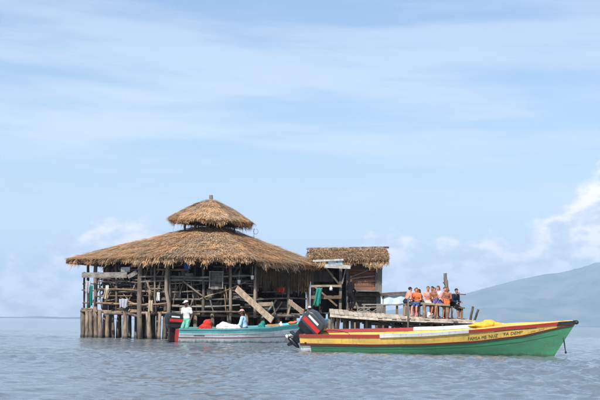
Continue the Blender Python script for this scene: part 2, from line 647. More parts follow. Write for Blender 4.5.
def thatch_roof(name, faces, weights, count, mat, mat_alt, parent, seed, sag=0.0, thick=0.16, fringe=0.34, blade=(0.2, 0.4), courses=16, alt_faces=()):
    """solid rough slab below, straw blades over it in courses, a ragged hanging fringe at the eave"""
    mb = MB()
    nu, nv = 14, 9
    for q in faces:
        vs, fs = [], []
        for j in range(nv + 1):
            for i in range(nu + 1):
                p = quad_pt(q, i / nu, j / nv, sag)
                vs.append(p + Vector((0, 0, -0.03 + 0.03 * mnoise.noise(p * 2.0))))
        k = len(vs)
        for j in range(nv + 1):
            for i in range(nu + 1):
                vs.append(vs[j * (nu + 1) + i] - Vector((0, 0, thick)))
        for j in range(nv):
            for i in range(nu):
                a = j * (nu + 1) + i
                fs.append((a, a + 1, a + nu + 2, a + nu + 1))
                fs.append((k + a, k + a + nu + 1, k + a + nu + 2, k + a + 1))
        for i in range(nu):
            fs.append((i, k + i, k + i + 1, i + 1))
        mb.add(vs, fs)
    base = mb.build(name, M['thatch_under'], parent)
    cum = np.cumsum(weights) / sum(weights)

    def gen(r):
        fi = int(np.searchsorted(cum, r.random()))
        q = faces[fi]
        is_fr = r.random() < 0.15
        u = r.random()
        if is_fr:
            v = r.uniform(0.0, 0.06)
        else:
            v = 1 - math.sqrt(r.random())          # more area near the eave
            v = (math.floor(v * courses) + r.uniform(0.25, 1.0)) / courses
        v = min(v, 1.0)
        p = quad_pt(q, u, v, sag)
        p2 = quad_pt(q, u, max(v - 0.05, -0.05), sag)
        d = (p2 - p).normalized()
        side = (q[1] - q[0]).normalized()
        nrm = side.cross(-d)
        if nrm.z < 0:
            nrm = -nrm
        nrm.normalize()
        if is_fr:
            d = (d * r.uniform(0.25, 0.8) + Vector((0, 0, -1)) * r.uniform(0.5, 1.0) + side * r.normal(0, 0.12)).normalized()
            ln = fringe * (1 + 0.9 * mnoise.noise(Vector((p.x * 2.3, p.y * 2.3, 1.7)))) * r.uniform(0.5, 1.3) * (1.5 if r.random() < 0.04 else 1)
            p = p + nrm * r.uniform(-0.10, 0.05)
        else:
            clump = 0.10 * mnoise.noise(Vector((p.x * 3.1, p.y * 3.1, p.z * 3.1)))
            d = (d + side * (r.normal(0, 0.24) + clump * 2.5) + nrm * r.normal(0.05, 0.13)).normalized()
            ln = r.uniform(*blade)
            p = p + nrm * (r.uniform(0.0, 0.06) + clump * 0.5)
        return p, d, nrm, ln, r.uniform(0.012, 0.030)
    blades('straw', gen, count, mat, base, seed)
    return base


# ------------------------------------------------------------------ the round bar hut on piles
hut_c = at(210, 340, 66)
hut_c.z = 0
HUT = empty('beach_bar_hut', hut_c, 'large round driftwood bar on piles with two-tier straw thatch roof', 'hut')


def P3(px, Y, z):
    p = at(px, 300, Y)
    return Vector((p.x, Y, z))


def eave(px, py, Y):
    return at(px, py, Y)


EA = eave(66, 259.5, 64.6)
EB = eave(163, 256.5, 61.2)
EC = eave(254, 257.5, 61.2)
EC2 = eave(256, 260.5, 61.3)
ED = eave(323, 265.5, 65.2)
EE = P3(262, 71.0, 3.5)
EG = P3(150, 71.0, 3.5)
apex = at(211, 226.5, 66)
TOPR = [apex + Vector((0.55 * math.cos(a), 0.55 * math.sin(a), 0)) for a in (R(185), R(235), R(305), R(355), R(50), R(130))]
eaves = [EA, EB, EC, ED, EE, EG]
faces = [(EA, EB, TOPR[1], TOPR[0]), (EB, EC, TOPR[2], TOPR[1]), (EC2, ED, TOPR[3], TOPR[2]), (ED, EE, TOPR[4], TOPR[3]),
         (EE, EG, TOPR[5], TOPR[4]), (EG, EA, TOPR[0], TOPR[5])]
lower = thatch_roof('roof', faces, [6, 6, 5, 1.4, 1.2, 1.4], 70000, M['thatch'], None, HUT, 21, sag=0.0, fringe=0.23)

cap_c = at(211, 220.8, 66)
cap_e, cap_t = [], []
for k in range(10):
    a = 2 * math.pi * k / 10 + 0.2
    cap_e.append(cap_c + Vector((1.98 * math.cos(a), 1.98 * math.sin(a), -0.02 - 0.08 * math.cos(a))))
    cap_t.append(at(211, 200.5, 66) + Vector((0.12 * math.cos(a), 0.12 * math.sin(a), 0)))
cap = thatch_roof('cap_roof', roof_faces(cap_e, cap_t), [1 if f[0].y > 66.3 else 2.4 for f in roof_faces(cap_e, cap_t)], 24000, M['thatch'], None, HUT, 22,
                  sag=0.07, thick=0.1, fringe=0.24, blade=(0.18, 0.36), courses=9)
fin = MB().tube([at(211.2, 202, 66), at(211, 195.2, 66)], [0.10, 0.085], 10)
fin.build('finial', M['driftwood_grey'], HUT)
for px, py in ((184.5, 231), (195, 231), (221, 232), (234, 232)):      # posts that carry the cap
    a = at(px, py, 65.0)
    MB().tube([a + Vector((0, 0, -0.35)), a + Vector((0.02, 0.25, 0.75))], [0.05, 0.045], 7).build('cap_post', M['dark_wood'], HUT)
an = MB().tube([at(254, 246, 66), at(253.8, 228.5, 66)], 0.012, 5)
ring = [at(255.8, 231.5, 66) + Vector((0.11 * math.cos(t), 0, 0.13 * math.sin(t))) for t in np.linspace(0, 2 * math.pi, 13)]
an.tube(ring, 0.011, 5)
an.build('antenna', M['metal'], HUT)

# wall line: piecewise depth of the front poles
WALL = [(80, 65.2), (96, 64.2), (140, 62.6), (168, 62.2), (255, 62.2), (312, 64.8)]


def wy(px):
    if px <= WALL[0][0]:
        return WALL[0][1]
    for (a, ya), (b, yb) in zip(WALL, WALL[1:]):
        if a <= px <= b:
            return ya + (yb - ya) * (px - a) / (b - a)
    return WALL[-1][1]


def pole(name, a, b, ra, rb, mat, parent, bend=0.03, n=8, dy=0.0, seg=4):
    """(px, py) ends on the wall line; an uneven, slightly bent stick"""
    A = at(a[0], a[1], (a[2] if len(a) > 2 else wy(a[0])) + dy)
    B = at(b[0], b[1], (b[2] if len(b) > 2 else wy(b[0])) + dy)
    return stick(name, A, B, ra, rb, mat, parent, bend, n, seg)


def stick(name, A, B, ra, rb, mat, parent, bend=0.03, n=8, seg=4, **kw):
    L_ = (B - A).length
    off = Vector((random.uniform(-1, 1), random.uniform(-1, 1), random.uniform(-1, 1))) * bend * L_
    pts, rr = [], []
    for i in range(seg + 1):
        t = i / seg
        pts.append(A.lerp(B, t) + off * math.sin(t * math.pi) + Vector((random.uniform(-1, 1), 0, random.uniform(-1, 1))) * 0.012 * (0 < i < seg))
        rr.append((ra + (rb - ra) * t) * random.uniform(0.9, 1.1))
    return MB().tube(pts, rr, n, wob=0.06).build(name, M[mat] if isinstance(mat, str) else mat, parent, smooth=True, **kw)


# piles: pixel of foot, pixel of head, thickness
PILES = [(82.5, 84, .11, 64.9), (87, 87, .11, 64.4), (91, 90.5, .11, 64.0), (96, 95, .125, 63.8), (101.5, 100, .12, 63.5), (108.5, 108, .11, 63.6), (113.5, 112, .11, 63.9),
         (125.5, 125, .14, 63.0), (134.5, 136, .085, 63.6), (146, 147, .10, 63.2), (151.5, 148, .13, 62.4), (157, 158, .10, 63.0), (163, 165, .10, 62.6), (172, 172, .11, 62.6),
         (181, 181, .10, 62.5), (196, 195, .11, 62.6), (212, 212, .11, 62.7), (229, 229, .12, 62.6), (246, 247, .11, 62.6), (262, 262, .12, 62.9), (279, 278, .11, 63.6),
         (295, 295, .12, 64.4), (306, 306, .12, 65.0)]
PILES += [(80.5, 82, .09, 65.6), (84.5, 86, .10, 65.9), (93.5, 93, .09, 64.9), (98.5, 98, .10, 65.2), (104.5, 105, .09, 64.6), (111, 110, .10, 65.4), (117, 119, .08, 64.2), (120.5, 120, .10, 66.2),
          (129.5, 130, .10, 65.0), (137, 138, .09, 64.4), (143.5, 143, .09, 64.8), (149, 151, .10, 63.6), (154.5, 154, .10, 64.5), (160, 160, .09, 62.4), (167, 168, .10, 63.4)]
for px, px2, r_, Y in PILES:
    a = at(px, 338, Y)
    b = at(px2, 311, Y)
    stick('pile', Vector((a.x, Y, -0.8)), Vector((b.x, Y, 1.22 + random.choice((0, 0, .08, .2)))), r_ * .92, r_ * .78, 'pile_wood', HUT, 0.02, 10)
for j in range(26):                                  # rows further in
    x = random.uniform(hut_c.x - 3.7, hut_c.x + 4.0)
    Y = random.choice((64.6, 66.0, 67.6, 69.2)) + random.uniform(-.3, .3)
    r_ = random.uniform(.08, .12)
    stick('pile', Vector((x + random.uniform(-.15, .15), Y, -0.8)), Vector((x, Y, 1.15)), r_, r_ * .9, 'pile_wood', HUT, 0.015, 8)

# main posts up to the eave
for a, b, ra, rb, mt in [((139.8, 341), (140.5, 258), .125, .09, 'driftwood'), ((95.5, 313), (96, 259), .09, .085, 'driftwood'), ((168.5, 320), (168, 258), .085, .075, 'driftwood'),
                         ((88, 311, 65), (88, 262, 65), .06, .06, 'driftwood'), ((84, 311, 66), (84.5, 272, 66), .05, .05, 'driftwood'),
                         ((203, 316), (203, 258), .07, .065, 'driftwood'), ((231, 316), (230, 258), .07, .065, 'driftwood'), ((255, 318), (256, 260), .075, .07, 'driftwood'),
                         ((288, 320), (287, 262), .07, .065, 'driftwood'), ((308, 320), (308, 264), .08, .07, 'driftwood'), ((116, 311), (116, 262), .05, .045, 'driftwood'),
                         ((156, 314), (155, 262), .05, .045, 'driftwood')]:
    pole('post', a, b, ra, rb, mt, HUT, 0.012, 10)
MB().tube([at(168.4, 320, 62.0), at(169, 305, 62.0), at(166, 290, 62.0), at(166.4, 275, 62.0), at(168.5, 259, 62.0)], [.10, .085, .085, .08, .07], 9, wob=.05).build('post', M['driftwood'], HUT, smooth=True)

# rails, beams and braces of the open front
RAILS = [((81.5, 311, 65.0), (97, 311.5, 63.7), .07, 'driftwood_tan'), ((82, 308.5, 65.1), (96, 308.7, 63.9), .04, 'driftwood'), ((97, 277.5), (140, 283), .03, 'driftwood'), ((97, 296.5), (132, 296), .035, 'driftwood_tan'), ((102, 309), (112, 290), .03, 'driftwood'), ((83, 284, 65.3), (100, 284.5), .03, 'driftwood'), ((98, 281.5), (128, 281), .035, 'driftwood_grey'), ((98, 289), (139, 290.5), .04, 'driftwood_tan'), ((119, 291.5), (140, 291), .045, 'driftwood'),
         ((96, 303), (139, 304), .05, 'driftwood_tan'), ((94, 311), (141, 311.5), .07, 'driftwood_tan'), ((140, 313), (200, 314), .06, 'driftwood_tan'),
         ((124, 318), (130, 309), .035, 'driftwood_tan'), ((122, 299.5), (140, 306), .045, 'driftwood_tan'), ((120, 312.5), (141, 317), .07, 'driftwood'),
         ((140, 277), (200, 277.5), .045, 'driftwood_grey'), ((140, 282), (216, 281), .04, 'driftwood_grey'), ((138, 291), (200, 291), .04, 'driftwood'),
         ((156, 299.5), (236, 299), .045, 'driftwood_grey'), ((140, 305), (168, 303), .04, 'driftwood_tan'), ((168, 306), (240, 305), .04, 'driftwood_grey'),
         ((168, 312.5), (245, 312), .05, 'driftwood'), ((200, 277.5), (262, 276), .04, 'driftwood_grey'), ((215, 283), (262, 284), .035, 'driftwood'),
         ((183, 281), (206, 299), .04, 'driftwood'), ((200, 299), (224, 291), .03, 'driftwood_tan'), ((219, 293.5), (246, 282), .025, 'driftwood_tan'),
         ((147, 281), (152, 296), .05, 'driftwood'), ((160, 282), (158, 297), .035, 'driftwood_grey'), ((224, 293), (226, 312), .03, 'driftwood_tan'),
         ((150, 290), (149, 315), .06, 'driftwood_tan'), ((193, 299), (187, 318), .04, 'driftwood'), ((210, 300), (214, 314), .03, 'driftwood_grey'),
         ((245, 305), (262, 304.5), .05, 'driftwood_tan'), ((255, 300), (306, 299), .04, 'driftwood'), ((258, 309), (308, 310), .05, 'driftwood'), ((262, 292), (308, 291), .035, 'dark_wood'),
         ((262, 318), (276, 300), .05, 'driftwood_grey'), ((268, 320), (282, 302), .04, 'driftwood'), ((276, 318), (272, 301), .04, 'driftwood_grey'), ((286, 320), (292, 300), .05, 'driftwood'),
         ((282, 315.5), (303, 314.5), .05, 'driftwood_tan'), ((83, 303, 65.5), (96, 302), .035, 'driftwood'), ((82, 290, 65.5), (96, 291), .03, 'driftwood_grey')]
for a, b, r_, mt in RAILS:
    pole('rail' if abs(a[1] - b[1]) < 5 else 'brace', a, b, r_, r_ * .85, mt, HUT, 0.018, 8, dy=random.uniform(-.12, .05))
# dangling vertical sticks under the dark right-hand eave
for k in range(22):
    px = 261 + 46 * random.random()
    y1 = random.uniform(283, 300)
    pole('stick', (px, 266), (px + random.uniform(-1.5, 1.5), y1), .016, .012, 'driftwood' if random.random() < .3 else 'dark_wood', HUT, 0.02, 6, dy=random.uniform(-.1, .5), seg=3)
for k in range(16):                                   # sticks and struts in the shade behind the front line
    px = random.uniform(120, 300)
    y0, y1 = random.uniform(268, 285), random.uniform(290, 313)
    Y = random.uniform(63.5, 67)
    pole('strut', (px, y0, Y), (px + random.uniform(-10, 10), y1, Y), .03, .028, random.choice(('driftwood', 'driftwood_grey', 'dark_wood')), HUT, 0.02, 7, seg=3)
for k in range(9):
    py = random.uniform(270, 310)
    px = random.uniform(105, 250)
    Y = random.uniform(63.5, 67)
    pole('rail', (px, py, Y), (px + random.uniform(25, 55), py + random.uniform(-2, 2), Y), .03, .03, random.choice(('driftwood', 'dark_wood')), HUT, 0.02, 7, seg=3)

# denser clutter of odd sticks nailed along the open front
for k in range(62):
    px = random.uniform(97, 250)
    py = random.uniform(266, 312)
    ln = random.uniform(10, 34)
    pole('rail', (px, py), (min(px + ln, 262), py + random.uniform(-1.5, 1.5)), random.uniform(.018, .04), .02, random.choice(('driftwood', 'driftwood_grey', 'driftwood', 'driftwood_tan')), HUT, 0.02, 7, dy=random.uniform(-.05, .6), seg=3)
for k in range(60):
    px = random.uniform(98, 262)
    y0 = random.uniform(263, 292)
    pole('strut', (px, y0), (px + random.choice((random.uniform(-4, 4), random.uniform(-16, 16))), min(314, y0 + random.uniform(12, 34))), random.uniform(.018, .045), .022, random.choice(('driftwood', 'driftwood_grey', 'dark_wood', 'driftwood_tan')), HUT, 0.025, 7, dy=random.uniform(-.05, .7), seg=3)


for k in range(30):
    px = random.uniform(97, 160)
    py = random.uniform(268, 311)
    pole('rail', (px, py), (px + random.uniform(6, 24), py + random.uniform(-3, 3)), random.uniform(.02, .05), .025, random.choice(('driftwood', 'driftwood_grey', 'driftwood_tan', 'dark_wood')), HUT, 0.03, 7, dy=random.uniform(0, .8), seg=3)
for k in range(18):
    px = random.uniform(97, 165)
    y0 = random.uniform(264, 296)
    pole('brace', (px, y0), (px + random.uniform(-11, 11), y0 + random.uniform(10, 20)), random.uniform(.02, .05), .025, random.choice(('driftwood', 'driftwood_grey', 'driftwood_tan')), HUT, 0.04, 7, dy=random.uniform(0, .6), seg=3)


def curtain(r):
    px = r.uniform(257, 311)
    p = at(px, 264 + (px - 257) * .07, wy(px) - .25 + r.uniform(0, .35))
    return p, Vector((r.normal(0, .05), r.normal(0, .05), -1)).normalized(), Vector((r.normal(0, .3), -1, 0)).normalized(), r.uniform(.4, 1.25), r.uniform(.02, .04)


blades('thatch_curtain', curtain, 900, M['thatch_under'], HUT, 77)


# planks
def plank(name, a, b, th, wd, mat, parent, Ya=None, Yb=None, up=(0, 0, 1)):
    A = at(a[0], a[1], Ya if Ya else wy(a[0]))
    B = at(b[0], b[1], Yb if Yb else wy(b[0]))
    return MB().beam(A, B, th, wd, up=up, jit=0.01).build(name, M[mat], parent)


for k in range(20):
    px, py = random.uniform(104, 290), random.uniform(267, 308)
    MB().box(at(px, py, wy(px) + random.uniform(.1, 1.0)), (random.uniform(.2, .75), .025, random.uniform(.12, .4)), (0, random.uniform(-.15, .15), 0)).build('board', M[random.choice(('grey_board', 'dark_wood', 'driftwood', 'driftwood_grey'))], HUT)
plank('plank', (82, 275), (127, 275), .05, .24, 'driftwood_grey', HUT, 63.9, 62.8)
plank('plank', (121, 269.5), (130, 269.5), .03, .22, 'white_board', HUT, 63.0, 62.9)
plank('plank', (128, 277), (137, 272), .05, .18, 'grey_board', HUT, 62.7, 62.6)
plank('plank', (185, 276.5), (193.5, 276), .03, .26, 'driftwood_grey', HUT, 62.5, 62.5)
plank('plank', (199, 281), (207.5, 281), .03, .3, 'grey_board', HUT, 62.5, 62.5)
plank('plank', (170, 294.5), (181, 295), .03, .24, 'grey_board', HUT, 62.5, 62.5)
plank('ramp_plank', (236.5, 288.5), (272.5, 320.5), .06, .27, 'pale_plank', HUT, 61.9, 60.6)
plank('ramp_plank', (289, 301.5), (303.5, 312.5), .05, .22, 'pale_plank', HUT, 62.8, 61.6)
plank('plank', (258, 304.5), (273, 304), .04, .17, 'pale_plank', HUT, 62.3, 62.5)
plank('plank', (240, 299), (262, 303), .04, .12, 'driftwood_grey', HUT, 62.3, 62.5)
# an open cupboard of boards hung on the front
cb = at(216.3, 280, 62.1)
mb = MB()
for dx in (-.29, .29):
    mb.box(cb + Vector((dx, 0, 0)), (.04, .28, .68))
for dz in (-.36, .36):
    mb.box(cb + Vector((0, 0.002, dz)), (.66, .285, .045))
mb.box(cb + Vector((0, .13, 0)), (.53, .02, .66))
mb.box(cb + Vector((-.05, -.15, -.36)), (.32, .02, .12))
mb.build('cupboard', M['grey_board'], HUT)

# floor and back wall of rough boards, plus added boards for underfloor shade
zf = 1.24
for k in range(38):
    x = hut_c.x - 5.0 + 9.4 * (k + .5) / 38
    d = abs(x - hut_c.x) / 5.2
    y0, y1 = 62.6 + max(0, d - .45) * 4.2, 69.6 - max(0, d - .45) * 4.2
    MB().box((x, (y0 + y1) / 2, zf + random.uniform(-.012, .012)), (.225, y1 - y0, .04)).build('floor_board', M['driftwood'], HUT)
for Y in (63.0, 65.0, 67.0, 69.0):
    stick('floor_beam', Vector((hut_c.x - 4.6, Y, 1.14)), Vector((hut_c.x + 4.2, Y, 1.14)), .07, .07, 'driftwood', HUT, .004)
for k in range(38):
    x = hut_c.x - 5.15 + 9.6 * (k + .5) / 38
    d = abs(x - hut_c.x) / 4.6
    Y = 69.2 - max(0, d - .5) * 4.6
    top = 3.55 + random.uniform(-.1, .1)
    MB().box((x, Y + .035 * (k % 2), (1.27 + top) / 2), (.285, .03, top - 1.27), (0, random.uniform(-.008, .008), 0)).build('wall_board', M['dark_wood'], HUT)  # wall colour kept dark so the interior does not look too bright
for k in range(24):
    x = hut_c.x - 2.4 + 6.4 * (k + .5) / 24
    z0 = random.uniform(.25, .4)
    MB().box((x, 67.9 + .035 * (k % 2), (z0 + 1.10) / 2), (.30, .03, 1.10 - z0)).build('shade_board', M['dark_wood'], HUT)  # added dark boards, their tone stands in for shade below the floor
# a bar counter and shelf standing inside
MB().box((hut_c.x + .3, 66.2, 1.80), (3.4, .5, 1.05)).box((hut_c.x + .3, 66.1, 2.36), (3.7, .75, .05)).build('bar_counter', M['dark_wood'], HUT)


# ------------------------------------------------------------------ hanging cloths
def cloth(name, px, py, Y, wd, ht, mat, label, cat='cloth', folds=4, depth=0.05, skew=0.0, ragged=0.06, top_narrow=0.0):
    c = at(px, py, Y)                 # middle of the top edge
    nu, nv = 16, 10
    vs, fs = [], []
    s1, s2 = random.uniform(0, 6), random.uniform(0, 6)
    for j in range(nv + 1):
        v = j / nv
        for i in range(nu + 1):
            u = i / nu - .5
            w_ = wd * (1 - top_narrow * (1 - v) + .08 * math.sin(v * 5 + s1))
            x = u * w_ + skew * v
            y = depth * math.sin((u + .5) * folds * 6.283 + s1 + v * 1.2) * (.35 + .65 * v)
            z = -v * ht * (1 + ragged * math.sin(u * 9 + s2)) - .03 * abs(math.sin(u * 6 + s2))
            vs.append(c + Vector((x, y, z)))
    k = len(vs)
    for p in list(vs):
        vs.append(p + Vector((0, .012, 0)))
    for j in range(nv):
        for i in range(nu):
            a = j * (nu + 1) + i
            fs.append((a, a + nu + 1, a + nu + 2, a + 1))
            fs.append((k + a, k + a + 1, k + a + nu + 2, k + a + nu + 1))
    n1 = nu + 1
    for i in range(nu):
        fs.append((i, i + 1, k + i + 1, k + i))
        b = nv * n1
        fs.append((b + i + 1, b + i, k + b + i, k + b + i + 1))
    for j in range(nv):
        fs.append(((j + 1) * n1, j * n1, k + j * n1, k + (j + 1) * n1))
        fs.append((j * n1 + nu, (j + 1) * n1 + nu, k + (j + 1) * n1 + nu, k + j * n1 + nu))
    mb = MB().add(vs, fs)
    return mb.build(name, M[mat], None, smooth=True, label=label, cat=cat)


cloth('hanging_cloth', 91.3, 285, 63.7, .16, .95, 'cloth_teal', 'narrow green cloth hanging at the left corner post of the hut', folds=2)
cloth('hanging_cloth', 88, 280.5, 64.5, .24, .55, 'cloth_lavender', 'pale grey rag above the green cloth at the hut corner', folds=2)
cloth('hanging_cloth', 107.2, 285, 63.2, .14, .36, 'cloth_white', 'small white rag hanging left of the cream cloth', folds=2)
cloth('hanging_cloth', 106.5 + .3, 288.5, 62.9, .26, .45, 'cloth_cream', 'cream cloth slung over a rail on the left of the hut', folds=2, skew=-.08, top_narrow=.4)
cloth('hanging_cloth', 123.6, 298.5, 62.75, .38, .40, 'cloth_lavender', 'pale lavender towel over the rail left of the tall post', folds=3)
cloth('hanging_cloth', 158.3, 292, 62.2, .13, .38, 'cloth_white', 'small white cloth hanging between the tall and the crooked post', folds=1)
cloth('hanging_cloth', 150.8, 300, 62.1, .24, .5, 'cloth_cream', 'yellowish cloth wrapped on a stake right of the tall post', folds=2, top_narrow=.3)
cloth('hanging_cloth', 187.5, 262.5, 61.95, .30, .3, 'cloth_blue', 'dark blue cloth tucked under the front eave', folds=2)
cloth('hanging_cloth', 280.5, 287, 63.2, .34, .22, 'cloth_red', 'dark red cloth hanging in the shaded right of the hut', folds=2)
for px, py, lab in ((252.3, 277.5, 'white cup hanging under the right front eave'), (239, 282, 'small white cup hanging above the ramp plank')):
    c = at(px, py, 62.1)
    mb = MB().tube([c + Vector((0, 0, z)) for z in (.09, .085, .0, -.09)], [.055, .075, .07, .05], 12)
    mb.tube([c + Vector((0, 0, .08)), c + Vector((0, 0, .5))], .006, 5)
    mb.build('hanging_cup', M['plastic_white'], None, smooth=False, label=lab, cat='cup')


# ------------------------------------------------------------------ the rear shed with its own thatch
SH_O = P3(345, 66.5, 1.35)
SHED = empty('thatched_shed', SH_O, 'small board shed with straw ridge roof behind the bar', 'shed')
r0, r1 = at(309, 249.2, 67.2), at(386.5, 247.8, 67.2)
e0, e1 = at(309.5, 259.3, 64.6), at(389, 259.5, 64.6)
b0, b1 = Vector((e0.x, 69.8, e0.z)), Vector((e1.x, 69.8, e1.z))
thatch_roof('roof', [(e0, e1, r1, r0), (b1, b0, r0, r1)], [3, 1], 20000, M['thatch_grey'], None, SHED, 31, sag=0.04, thick=.12, fringe=.22, courses=9, blade=(.2, .4))
stick('ridge_pole', r0 + Vector((-.12, 0, .02)), r1 + Vector((.12, 0, .02)), .05, .05, 'driftwood', SHED, .004)
MB().add([r0 + Vector((.05, 0, -.1)), e0 + Vector((.1, .2, -.1)), b0 + Vector((.1, -.2, -.1)), r0 + Vector((-.05, 0, -.14)), e0 + Vector((0, .2, -.16)), b0 + Vector((0, -.2, -.16))],
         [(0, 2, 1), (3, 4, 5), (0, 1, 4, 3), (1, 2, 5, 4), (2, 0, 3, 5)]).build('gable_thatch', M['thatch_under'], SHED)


def gable_gen(r):
    t, s = r.random(), r.random()
    p = r0.lerp(e0.lerp(b0, s), t) + Vector((-.05, 0, 0))
    return p, Vector((r.normal(-.3, .15), r.normal(0, .2), -1)).normalized(), Vector((-1, 0, 0.3)).normalized(), r.uniform(.25, .5), r.uniform(.02, .04)


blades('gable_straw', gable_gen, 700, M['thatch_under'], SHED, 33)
for px, Y, pt in ((379, 65.2, 261), (347, 65.2, 261), (340.2, 64.6, 262), (312, 65.2, 262), (379, 69, 262), (347, 69, 262)):
    a, b = at(px, 309, Y), at(px, pt, Y)
    wd_ = .26 if px == 379 and Y < 66 else .12
    MB().beam((a.x, Y, .95 if Y < 66 else 1.2), (a.x, Y, b.z), .12, wd_, up=(1, 0, 0)).build('post', M['grey_board'] if px != 340.2 else M['driftwood'], SHED)
# boarded front: horizontal red-brown boards
zt, zb = at(365, 264, 65.3).z, at(365, 290, 65.3).z
xl, xr = at(348.5, 280, 65.3).x, at(376.3, 280, 65.3).x
nb = 7
for k in range(nb):
    z = zb + (zt - zb) * (k + .5) / nb
    MB().box(((xl + xr) / 2, 65.28 + random.uniform(-.012, .012), z), (xr - xl, .03, (zt - zb) / nb - .018), (0, random.uniform(-.008, .008), 0)).build('board', M['red_board'] if k not in (6,) else M['dark_wood'], SHED)
MB().box(((xl + xr) / 2, 65.2, zt - .14), (xr - xl, .06, .22)).build('lintel', M['dark_wood'], SHED)
MB().box((xr - .02, 65.2, (zt + zb) / 2), (.07, .05, zt - zb)).build('trim', M['grey_board'], SHED)
MB().beam((xl, 65.18, zb + .5), (xr - .06, 65.18, zb + .66), .03, .06).build('batten', M['driftwood_grey'], SHED)
MB().beam((xl + .15, 65.16, zb + .6), (xl + .9, 65.16, zt - .3), .03, .05).build('batten', M['driftwood_grey'], SHED)
x2, x3 = at(351, 291, 65).x, at(379, 291, 65).x
MB().box(((x2 + x3) / 2, 64.95, zb - .05), (x3 - x2, .6, .07)).build('counter', M['driftwood_grey'], SHED)
MB().box(((x2 + x3) / 2 + .3, 65.1, zb - .22), (x3 - x2 + .25, .12, .16)).build('counter_beam', M['dark_wood'], SHED)
# right end wall, rear wall and lower boards
xw = at(380.5, 280, 66).x
for k in range(12):
    y = 65.45 + 3.5 * (k + .5) / 12
    MB().box((xw, y, (1.3 + zt) / 2 + .1), (.03, .28, zt - 1.3 + .2)).build('wall_board', M['grey_board'], SHED)
for k in range(22):
    x = SH_O.x - 1.6 + 3.25 * (k + .5) / 22
    MB().box((x, 68.9 + .035 * (k % 2), (1.3 + zt) / 2), (.18, .03, zt - 1.3)).build('wall_board', M['dark_wood'], SHED)
for k in range(4):
    z = zb - .38 - .14 * k
    MB().box(((x2 + x3) / 2 + .05, 65.35 + random.uniform(-.02, .02), z), (x3 - x2, .03, .12), (0, random.uniform(-.015, .015), 0)).build('board', M['grey_board'] if k % 2 else M['dark_wood'], SHED)
MB().beam(at(352, 296, 64.7), at(359, 309, 64.7), .05, .09).build('brace', M['driftwood_grey'], SHED)
# open porch on the left: rails, brace, pale beams
for a, b, r_, mt in (((311, 286.2), (341, 286), .065, 'pale_plank'), ((311, 297.3), (341, 297), .10, 'driftwood_tan'), ((326, 268), (339, 284), .05, 'driftwood'),
                     ((315, 287), (337, 306), .05, 'driftwood_tan'), ((346, 268), (342, 284), .04, 'driftwood_grey')):
    A, B = at(a[0], a[1], 64.4), at(b[0], b[1], 64.4)
    MB().beam(A, B, r_ * .6, r_ * 1.6, jit=.01).build('rail' if abs(a[1] - b[1]) < 3 else 'brace', M[mt], SHED)
MB().beam(at(313, 261, 64.0), at(343.5, 259.7, 64.0), .08, .09).build('beam', M['white_board'], SHED)
MB().beam(at(325, 266, 64.05), at(350.5, 267.2, 64.05), .06, .16).build('beam', M['white_board'], SHED)
MB().beam(at(328, 262.5, 64.1), at(342.5, 263, 64.1), .05, .14).build('beam', M['tarp_blue'], SHED)
for px in (331, 337, 343):
    MB().beam(at(px, 260, 64.1), at(px, 267, 64.1), .05, .05, up=(0, 1, 0)).build('strut', M['driftwood_grey'], SHED)
MB().box(at(322, 276.5, 66.4), (1.1, .04, .5)).build('panel', M['grey_board'], SHED)
# floor and its piles
for k in range(17):
    x = SH_O.x - 1.6 + 3.4 * (k + .5) / 17
    MB().box((x, 66.8, 1.30 + random.uniform(-.01, .01)), (.19, 4.4, .04)).build('floor_board', M['driftwood'], SHED)
for px in (313, 322, 333, 345, 356, 368, 380):
    for Y in (64.9, 67, 68.8):
        a = P3(px + random.uniform(-2, 2), Y, 0)
        stick('pile', Vector((a.x, Y, -.8)), Vector((a.x + random.uniform(-.1, .1), Y, 1.28)), .10, .09, 'pile_wood', SHED, .012)

cloth('hanging_cloth', 319.5, 287.5, 64.1, .36, .80, 'cloth_teal', 'teal green cloth hanging from the porch rail of the shed', folds=2, skew=-.12, top_narrow=.35)
c = at(331, 288.5, 64.2)
MB().tube([c + Vector((0, 0, z)) for z in (-.1, -.09, .02, .07, .12)], [.02, .075, .075, .03, .03], 10).build('hanging_jug', M['plastic_white'], None, smooth=True, label='small white plastic jug hung on the porch rail of the shed', cat='jug')

# ------------------------------------------------------------------ the deck
D_FL, D_FR = at(330, 313.6, 60.0), at(476.5, 321.6, 60.0)
D_BL, D_BR = at(329, 308.9, 63.2), at(473, 319.6, 61.9)
DECK = empty('timber_deck', Vector((D_FL.x + 3, 61.5, 0)), 'long sagging pale plank deck on dark piles beside the shed', 'deck')


def deck_pt(u, v):
    a = D_FL.lerp(D_FR, u)
    b = D_BL.lerp(D_BR, u)
    p = a.lerp(b, v)
    p.z -= .05 * math.sin(u * math.pi)
    return p


